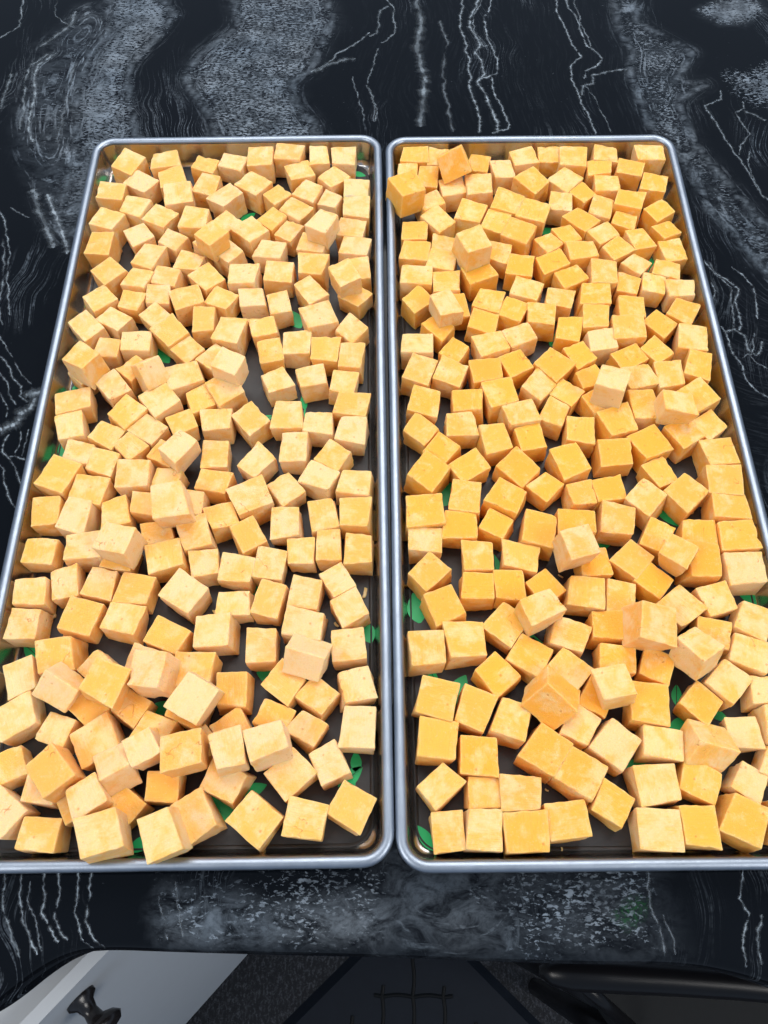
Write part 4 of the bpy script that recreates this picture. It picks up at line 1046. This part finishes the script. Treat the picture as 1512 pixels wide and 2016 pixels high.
 (1,'o',128.77,172.73,8.9,0.936,0.0,-0.0,0.351,14.44,13.32,13.79),
 (1,'m',17.04,193.1,8.9,1.0,0.0,-0.0,-0.011,13.32,14.64,13.79),
 (0,'o',-111.88,180.71,9.61,0.992,0.0,0.0,-0.124,15.2,16.18,15.22),
 (0,'m',-53.52,193.65,8.9,0.988,0.0,-0.0,0.152,15.29,13.32,13.79),
 (1,'p',117.72,182.5,9.81,0.925,0.0,-0.0,0.379,16.94,15.26,15.62),
 (1,'w',78.99,193.36,9.6,0.997,-0.0,-0.0,0.076,14.64,16.68,15.2),
 (1,'o',63.55,200.05,8.9,0.994,0.0,0.0,-0.112,13.32,16.58,13.79),
 (0,'m',-25.2,204.96,9.79,1.0,0.0,-0.0,0.003,15.95,16.17,15.58),
 (1,'p',145.72,180.18,8.9,1.0,0.0,0.0,-0.006,16.1,13.32,13.79),
 (1,'p',37.41,205.66,8.9,1.0,0.0,-0.0,-0.028,13.32,15.16,13.79),
 (1,'m',22.05,207.17,9.35,0.999,-0.0,-0.0,-0.037,17.29,13.5,14.69),
 (0,'m',-135.46,187.25,10.0,0.993,0.0,0.0,0.121,17.19,15.78,15.99),
 (0,'p',-41.02,206.88,9.53,0.998,0.0,-0.0,0.064,13.57,17.81,15.07),
 (0,'p',-173.16,174.6,9.94,0.731,0.0,-0.0,0.682,15.2,17.53,15.88),
 (0,'p',-78.97,205.0,10.34,1.0,0.0,0.0,0.01,16.21,18.14,16.69),
 (0,'p',-154.65,183.86,9.45,0.875,0.0,-0.0,0.485,13.64,17.08,14.9),
 (0,'p',-61.22,208.59,10.11,0.999,0.0,-0.0,-0.043,18.04,13.97,16.22),
 (0,'p',-97.56,202.75,9.06,0.813,0.0,-0.0,0.582,13.38,17.27,14.11),
 (1,'o',174.63,178.55,9.5,0.989,0.0,0.0,-0.149,15.89,15.04,15.01),
 (1,'p',93.66,204.65,9.51,0.992,-0.0,0.0,0.125,17.81,13.57,15.03),
 (0,'m',-115.4,200.22,9.0,0.798,0.0,-0.0,0.603,13.85,14.99,13.99),
 (1,'m',142.1,193.93,8.9,1.0,0.0,-0.0,-0.032,15.6,13.32,13.79),
 (1,'m',125.95,202.12,10.46,0.999,0.0,0.0,-0.044,17.67,17.72,16.93),
 (1,'m',110.62,207.84,8.9,1.0,0.0,0.0,-0.023,13.32,13.32,13.79),
 (1,'m',162.08,193.91,9.27,0.986,0.0,-0.0,-0.166,16.52,13.47,14.54),
 (0,'p',-141.0,202.05,10.07,0.993,0.0,-0.0,0.117,17.82,15.43,16.13),
 (0,'m',-164.87,200.24,10.26,0.973,0.0,0.0,-0.231,16.0,18.04,16.51),
 (1,'m',146.99,207.28,9.26,0.999,0.0,-0.0,-0.053,16.35,13.59,14.53),
 (1,'p',176.63,206.17,9.88,1.0,0.0,-0.0,-0.002,17.95,14.15,15.76),
]

TINT = {'m': ((0.83, 0.485, 0.145), .46), 'o': ((0.86, 0.460, 0.080), .34), 'O': ((0.88, 0.440, 0.042), .18),
        'p': ((0.83, 0.508, 0.200), .60), 'w': ((0.83, 0.540, 0.245), .82), 'y': ((0.80, 0.480, 0.108), .44)}  # y: the shade over the front rows is put into this tint
TINT_WORD = {'m': 'light orange', 'o': 'orange', 'O': 'deep golden', 'p': 'pale peach', 'w': 'whitish crusted', 'y': 'shade-dulled yellow'}

def cube_template(ts):
    idx, V, Fc = {}, [], []
    def vid(p):
        key = tuple(round(c, 5) for c in p)
        if key not in idx:
            idx[key] = len(V); V.append(p)
        return idx[key]
    n = len(ts) - 1
    for ax in range(3):
        for s in (-1, 1):
            for i in range(n):
                for j in range(n):
                    q = []
                    for (a, b) in ((i, j), (i + 1, j), (i + 1, j + 1), (i, j + 1)):
                        p = [0, 0, 0]
                        p[ax] = s; p[(ax + 1) % 3] = ts[a]; p[(ax + 2) % 3] = ts[b]
                        q.append(vid(tuple(p)))
                    if s < 0: q.reverse()
                    Fc.append(tuple(q))
    return np.array(V, float), Fc
CT_V, CT_F = cube_template([-1, -.955, -.87, -.62, -.3, 0, .3, .62, .87, .955, 1])
_srt = np.sort(np.abs(CT_V), axis=1)
CT_EDGE = np.clip((_srt[:, 1] - 0.84) / 0.15, 0, 1)

def cube_shape(a, b, h, rnd):
    half = np.array([a, b, h]) / 2000.0
    r = rnd.uniform(.00035, .00085)
    P = CT_V * half
    inner = np.clip(P, -(half - r), half - r)
    d = P - inner
    ln = np.linalg.norm(d, axis=1, keepdims=True)
    P = inner + d / np.maximum(ln, 1e-9) * r
    # uneven hand cutting: move the eight corners a little
    c = np.array([[rnd.gauss(0, .00072) for _ in range(3)] for _ in range(8)])
    u = (CT_V + 1) / 2
    off = np.zeros_like(P)
    for k in range(8):
        s = [(k >> j) & 1 for j in range(3)]
        w = np.ones(len(P))
        for j in range(3): w = w * (u[:, j] if s[j] else 1 - u[:, j])
        off += w[:, None] * c[k]
    low = off[:, 2] < 0
    P = P + off * np.array([1, 1, .6])
    # chipped edges and corners
    for _ in range(rnd.choice((1, 2, 2, 3, 4))):
        e = np.array([rnd.choice((-1, 1)), rnd.choice((-1, 1)), rnd.uniform(-1, 1)])
        e = e[np.array(rnd.sample(range(3), 3))] * half
        rad = rnd.uniform(.0012, .0038)
        dd = np.linalg.norm(P - e, axis=1)
        k = np.clip(1 - dd / rad, 0, 1) ** 1.2
        P = P - (e / np.linalg.norm(e)) * (k * rnd.uniform(.0004, .0013))[:, None]
    s = rnd.uniform(0, 100)
    for i in range(len(P)):
        v = Vector(P[i]) * 330 + Vector((s, s, s))
        P[i] += np.array(noise.noise_vector(v)) * (.00013 + .00030 * CT_EDGE[i])
    return P

def cube_attrs(me, uvw, tint, pale, edge):
    a = me.attributes.new('uvw', 'FLOAT_VECTOR', 'POINT'); a.data.foreach_set('vector', uvw.astype(np.float32).ravel())
    a = me.attributes.new('tint', 'FLOAT_COLOR', 'POINT'); a.data.foreach_set('color', tint.astype(np.float32).ravel())
    a = me.attributes.new('pale', 'FLOAT', 'POINT'); a.data.foreach_set('value', pale.astype(np.float32))
    a = me.attributes.new('edge', 'FLOAT', 'POINT'); a.data.foreach_set('value', edge.astype(np.float32))

ORD = ['first', 'second', 'third', 'fourth', 'fifth', 'sixth', 'seventh', 'eighth', 'ninth', 'tenth', 'eleventh', 'twelfth', 'thirteenth', 'fourteenth', 'fifteenth',
       'sixteenth', 'seventeenth', 'eighteenth', 'nineteenth', 'twentieth', 'twenty-first', 'twenty-second', 'twenty-third', 'twenty-fourth', 'twenty-fifth', 'twenty-sixth',
       'twenty-seventh', 'twenty-eighth', 'twenty-ninth', 'thirtieth']
def cube_labels():
    rows = {}
    for n, c in enumerate(CUBES):
        tx, ty, ta = TRAYS[c[0]]
        r = int((c[3] / 1000 - ty + 0.2145) / 0.0162)
        rows.setdefault((c[0], max(0, r)), []).append(n)
    lab = {}
    for (t, r), members in rows.items():
        members.sort(key=lambda n: CUBES[n][2])
        for k, n in enumerate(members):
            top = ' on top' if CUBES[n][4] > 15.5 else ''
            lab[n] = '%s cheese cube%s, %s tray, %s row from front, %s from left' % (TINT_WORD[CUBES[n][1]], top, ('left', 'right')[t], ORD[r], ORD[k])
    return lab
LABELS = cube_labels()
N_SINGLE = 300
far_co, far_fc, far_uvw, far_tint, far_pale, far_edge = [], [], [], [], [], []
base_n = 0
for n, (tr, tn, cx, cy_, cz_, qw, qx, qy, qz, a, b, h) in enumerate(CUBES):
    rnd = random.Random(1000 + n)
    P = cube_shape(a, b, h, rnd)
    (tc, pl) = TINT[tn]
    v = 1 + rnd.uniform(-.035, .035)
    mean = ((0.88, 0.530, 0.215), .58) if tr == 0 else ((0.89, 0.480, 0.070), .36)
    tc = tuple(x_ * .50 + m_ * .50 for x_, m_ in zip(tc, mean[0])); pl = pl * .6 + mean[1] * .4
    col = np.tile(np.array([tc[0] * v, tc[1] * v * (1 + rnd.uniform(-.03, .03)), tc[2] * v, 1]), (len(P), 1))
    pale = np.full(len(P), pl + rnd.uniform(-.16, .16))
    offs = np.array([rnd.uniform(0, 5), rnd.uniform(0, 5), rnd.uniform(0, 5)])
    perm = rnd.sample(range(3), 3)
    uvw = P[:, perm] + offs
    M = Matrix.LocRotScale(Vector((cx, cy_, cz_)) / 1000, Quaternion((qw, qx, qy, qz)), None)
    if n < N_SINGLE:
        me = bpy.data.meshes.new('cheese_cube')
        me.from_pydata(P.tolist(), [], CT_F); me.update()
        me.polygons.foreach_set('use_smooth', [True] * len(me.polygons))
        cube_attrs(me, uvw, col, pale, CT_EDGE)
        me.materials.append(M_CHEESE)
        o = bpy.data.objects.new('cheese_cube', me)
        COL.objects.link(o)
        o.matrix_world = M
        tag(o, LABELS[n], 'cheese cube', 'cheese cubes spread over the two trays')
    else:
        W = np.array(M)[:3, :3] @ P.T + np.array(M)[:3, 3:4]
        far_co.append(W.T); far_fc += [tuple(i + base_n for i in f) for f in CT_F]
        base_n += len(P)
        far_uvw.append(uvw); far_tint.append(col); far_pale.append(pale); far_edge.append(CT_EDGE)
if far_co:
    me = bpy.data.meshes.new('cheese_cubes')
    me.from_pydata(np.concatenate(far_co).tolist(), [], far_fc); me.update()
    me.polygons.foreach_set('use_smooth', [True] * len(me.polygons))
    cube_attrs(me, np.concatenate(far_uvw), np.concatenate(far_tint), np.concatenate(far_pale), np.concatenate(far_edge))
    me.materials.append(M_CHEESE)
    o = bpy.data.objects.new('cheese_cubes', me)
    COL.objects.link(o)
    tag(o, 'many more orange cheese cubes crowding the far ends of both trays', 'cheese cubes', kind='stuff')

# ---------------------------------------------------------------- crumbs
def crumb(px, py, ang, ln, wd, label):
    rnd = random.Random(int(px * 7 + py))
    P = CT_V * np.array([ln, wd, wd * .8]) / 2
    P = P * (1 + 0.0 * P)
    for i in range(len(P)):
        P[i] *= (0.72 + 0.28 / max(1.0, np.linalg.norm(CT_V[i])))
        P[i] += np.array(noise.noise_vector(Vector(P[i]) * 700 + Vector((px, py, 0)))) * wd * .22
        P[i][1] += (P[i][0] / ln) ** 2 * wd * .9
    me = bpy.data.meshes.new('cheese_crumb')
    me.from_pydata(P.tolist(), [], CT_F); me.update()
    me.polygons.foreach_set('use_smooth', [True] * len(me.polygons))
    col = np.tile(np.array([.82, .60, .27, 1]), (len(P), 1))
    cube_attrs(me, P + px, col, np.full(len(P), .7), CT_EDGE)
    me.materials.append(M_CHEESE)
    o = bpy.data.objects.new('cheese_crumb', me)
    COL.objects.link(o)
    p = at(px, py, 0.002)
    o.location = (p.x, p.y, 0.002 + wd * .36)
    o.rotation_euler = (0, 0, math.radians(ang))
    tag(o, label, 'crumb', 'loose cheese crumbs on the mats')
crumb(719, 1168, 80, .0055, .0016, 'curved sliver of cheese on bare mat near right rim of left tray')
crumb(662, 1231, -45, .0032, .0012, 'short cheese sliver beside the mat middle, front half of left tray')
crumb(108, 1214, 60, .0024, .0016, 'small cheese crumb between cubes near left rim of left tray')
crumb(1362, 1010, 30, .0018, .0013, 'tiny cheese crumb on bare mat near right rim of right tray')
crumb(1076, 1556, -30, .0018, .0008, 'tiny cheese fleck on bare mat, front half of right tray')
crumb(1112, 1537, -40, .0016, .0010, 'pale cheese fleck beside the larger bare mat patch, right tray front')
crumb(1106, 1672, 85, .0016, .0008, 'thin cheese fleck on bare mat at front edge of right tray')
crumb(425, 1205, 20, .0024, .0018, 'cheese crumb wedged between cubes in the middle of left tray')
crumb(1103, 1135, -35, .0030, .0007, 'thread-like cheese shaving on bare mat in middle of right tray')
crumb(622, 1592, 60, .0030, .0006, 'curled cheese thread on mat at front right of left tray')

# ---------------------------------------------------------------- below the counter edge
FLOOR_Z = -0.9
def mat_carpet():
    k = NT('dark_carpet')
    co = k.coord()
    n = k.noise(co, 380, 3, 0.7)
    w = k.noise(k.mapping(co, (260, 120, 1)), 1.0, 2, 0.5)
    k.set(Base_Color=k.mix(k.ramp(k.math('MULTIPLY', n, w), 0.20, 0.42), (0.012, 0.013, 0.016, 1), (0.06, 0.064, 0.075, 1)), Roughness=0.95)
    k.bump(n, 0.8, 0.004)
    return k.m
M_CARPET = mat_carpet()
fl = obj('floor', [(-3, -3, FLOOR_Z), (3, -3, FLOOR_Z), (3, 3, FLOOR_Z), (-3, 3, FLOOR_Z)], [(0, 1, 2, 3)], M_CARPET)
tag(fl, 'dark speckled carpet floor far below the counter edge', 'floor', kind='structure')

def build_floor_mat():
    M_RUB = mat_simple('black_rubber', (0.008, 0.011, 0.017), 0.6, 0.2, 200, Specular_IOR_Level=0.15)
    M_RIB = mat_simple('black_rubber_rib', (0.002, 0.003, 0.004), 0.5, Specular_IOR_Level=0.15)
    a, b = at(690, 1882, FLOOR_Z), at(555, 2016, FLOOR_Z)
    c, d = at(946, 1895, FLOOR_Z), at(1066, 2016, FLOOR_Z)
    # apex of the two edges
    d1, d2 = b - a, d - c
    t = ((c.x - a.x) * d2.y - (c.y - a.y) * d2.x) / (d1.x * d2.y - d1.y * d2.x)
    ap = a + d1 * t
    root = empty('floor_mat', (ap.x, ap.y, FLOOR_Z))
    tag(root, 'dark rubber floor mat with trellis pattern below the counter edge', 'mat')
    u = Vector((d1.x, d1.y, 0)).normalized(); v = Vector((d2.x, d2.y, 0)).normalized()
    def P(s, w, z): q = u * s + v * w; return (q.x, q.y, z)
    S, Wd = 0.75, 0.70
    vs = [P(0, 0, 0), P(S, 0, 0), P(S, Wd, 0), P(0, Wd, 0), P(.012, .012, .012), P(S - .012, .012, .012), P(S - .012, Wd - .012, .012), P(.012, Wd - .012, .012)]
    obj('slab', vs, [(0, 1, 2, 3), (4, 7, 6, 5), (0, 4, 5, 1), (1, 5, 6, 2), (2, 6, 7, 3), (3, 7, 4, 0)], M_RUB, root)
    # trellis ribs inside a plain border, along the mat's diagonals
    br = 0.056
    def inside(s, w): return br < s < S - br and br < w < Wd - br
    dirs = [((u + v).normalized(), (u - v).normalized())]
    dirs.append((dirs[0][1], dirs[0][0]))
    for A, B in dirs:
        for kk in range(-16, 28):
            off = kk * 0.042
            seg = []
            for i in range(0, 260):
                s = -0.78 + i * 0.006
                ph = s / 0.042 * math.pi
                sc = 0.0012 * (1 - abs(math.sin(ph)) * 2)
                q = A * s + B * (off + sc)
                # back to mat coordinates
                det = u.x * v.y - u.y * v.x
                ss = (q.x * v.y - q.y * v.x) / det; ww = (u.x * q.y - u.y * q.x) / det
                if inside(ss, ww): seg.append(q)
                else:
                    if len(seg) > 4: rib(seg, root, M_RIB)
                    seg = []
            if len(seg) > 4: rib(seg, root, M_RIB)
def rib(seg, root, mat):
    V, fs = [], []
    for i, q in enumerate(seg):
        d = seg[min(i + 1, len(seg) - 1)] - seg[max(0, i - 1)]
        nrm = Vector((-d.y, d.x, 0)).normalized() * 0.0028
        V += [(q.x - nrm.x, q.y - nrm.y, .0118), (q.x, q.y, .0152), (q.x + nrm.x, q.y + nrm.y, .0118)]
        if i:
            k = 3 * i
            fs += [(k - 3, k, k + 1, k - 2), (k - 2, k + 1, k + 2, k - 1)]
    obj('rib', V, fs, mat, root, smooth=True)
build_floor_mat()

def build_cabinet():
    M_WH = mat_simple('shaded_white_paint', (0.50, 0.525, 0.55), 0.4, 0.03, 120, 0.03)  # white paint, darkened in colour to carry the dimness below the counter
    M_BLK = mat_simple('oil_rubbed_bronze', (0.012, 0.010, 0.010), 0.25, 0.0, 200)
    zt, zb = -0.10, -0.82
    a, b = at(215, 1870, zt), at(75, 2016, zt)
    u = Vector((b.x - a.x, b.y - a.y, 0)).normalized()
    nrm = Vector((-u.y, u.x, 0))
    if nrm.x < 0: nrm = -nrm
    root = empty('base_cabinet', (a.x, a.y, zb))
    tag(root, 'white base cabinet corner in shade-greyed paint with dark knob below left counter edge', 'cabinet')
    def box(name, s0, s1, n0, n1, z0, z1, mat):
        vs = []
        for z in (z0, z1):
            for s, n in ((s0, n0), (s1, n0), (s1, n1), (s0, n1)):
                q = u * s + nrm * n
                vs.append((q.x, q.y, z - zb))
        o = obj(name, vs, [(3, 2, 1, 0), (4, 5, 6, 7), (0, 1, 5, 4), (1, 2, 6, 5), (2, 3, 7, 6), (3, 0, 4, 7)], mat, root)
        return o
    box('door', -0.05, 0.34, -0.007, 0.0, zb, zt, M_WH)
    box('top_rail', -0.20, 0.34, -0.16, -0.009, zt - 0.05, zt - 0.016, M_WH)
    box('body', -0.20, 0.34, -0.5, -0.02, zb, zt - 0.052, M_WH)
    # mushroom knob standing out from the door face
    prof = [(0.0, .0105), (.003, .0105), (.006, .0065), (.012, .0050), (.018, .0060), (.021, .0120), (.025, .0150), (.029, .0125), (.031, .006), (.0312, 0.0005)]
    V, fs, n = [], [], 24
    kp = at(200, 2000, zt - 0.045)
    rel = Vector((kp.x - a.x, kp.y - a.y, 0)); s_k = rel.dot(u)
    cpt = u * s_k + Vector((0, 0, zt - 0.035 - zb))
    for (t, r) in prof:
        for k in range(n):
            an = 2 * math.pi * k / n
            q = cpt + nrm * (t * .8) + u * (r * .8 * math.cos(an)) + Vector((0, 0, r * .8 * math.sin(an)))
            V.append(tuple(q))
    for i in range(len(prof) - 1):
        for k in range(n):
            fs.append((i * n + k, i * n + (k + 1) % n, (i + 1) * n + (k + 1) % n, (i + 1) * n + k))
    obj('knob', V, fs, M_BLK, root, smooth=True)
build_cabinet()

def tube(name, pts, rad, mat, parent, n=16):
    V, fs = [], []
    pts = [Vector(p) for p in pts]
    for i, p in enumerate(pts):
        d = (pts[min(i + 1, len(pts) - 1)] - pts[max(0, i - 1)]).normalized()
        s = d.cross(Vector((0, 0, 1)))
        if s.length < 1e-3: s = Vector((1, 0, 0))
        s.normalize(); w = s.cross(d)
        r = rad[i] if isinstance(rad, (list, tuple)) else rad
        for k in range(n):
            a = 2 * math.pi * k / n
            V.append(tuple(p + s * (r * math.cos(a)) + w * (r * math.sin(a))))
    for i in range(len(pts) - 1):
        for k in range(n):
            fs.append((i * n + k, i * n + (k + 1) % n, (i + 1) * n + (k + 1) % n, (i + 1) * n + k))
    fs.append(tuple(reversed(range(n)))); fs.append(tuple(range((len(pts) - 1) * n, len(pts) * n)))
    return obj(name, V, fs, mat, parent, smooth=True)

def build_stool():
    M_LQ = mat_simple('black_lacquer', (0.004, 0.004, 0.005), 0.3, 0.0, 200, Specular_IOR_Level=0.25)
    M_SEAT = mat_simple('black_vinyl', (0.005, 0.006, 0.007), 0.6, 0.1, 300, Specular_IOR_Level=0.2)
    z = -0.22
    a = at(1075, 1915, z)
    root = empty('bar_stool', (a.x, a.y, FLOOR_Z))
    tag(root, 'black lacquered stool tucked under the counter at lower right', 'stool')
    def L(p): return (p.x - a.x, p.y - a.y, p.z - FLOOR_Z)
    # rounded arm rail
    ends = [at(1062, 1912, z), at(1085, 1914, z), at(1120, 1916, z), at(1200, 1920, z), at(1320, 1927, z), at(1440, 1936, z), at(1560, 1948, z), at(1700, 1965, z)]
    tube('back_rail', [L(p) for p in ends], [.003, .008, .0105, .0105, .010, .0095, .009, .009], M_LQ, root)
    # seat pad under it
    zs = -0.30
    out = [(1150, 1925), (1290, 1925), (1620, 1960), (1640, 2120), (1320, 2150), (1230, 2040)]
    top = [L(at(x_, y_, zs)) for x_, y_ in out]
    m = len(top)
    cxm = sum(p[0] for p in top) / m; cym = sum(p[1] for p in top) / m
    V = [(p[0], p[1], p[2] - .04) for p in top] + [(p[0], p[1], p[2] - .008) for p in top] + [(cxm + (p[0] - cxm) * .93, cym + (p[1] - cym) * .93, p[2]) for p in top]
    fs = []
    for r_ in range(2):
        for k in range(m): fs.append((r_ * m + k, r_ * m + (k + 1) % m, (r_ + 1) * m + (k + 1) % m, (r_ + 1) * m + k))
    fs.append(tuple(range(2 * m, 3 * m))); fs.append(tuple(reversed(range(m))))
    obj('seat', V, fs, M_SEAT, root)
    # legs to the floor
    for (x_, y_) in ((1180, 1945), (1560, 1965), (1300, 2090), (1600, 2090)):
        p = at(x_, y_, zs - .03)
        tube('leg', [L(p), L(Vector((p.x * 1.02, p.y, FLOOR_Z)))], [.014, .011], M_LQ, root, 12)
    p0, p1 = at(1132, 1925, -0.235), at(1245, 2025, -0.29)
    tube('side_rail', [L(p0), L(p1)], .0045, M_LQ, root, 12)
build_stool()
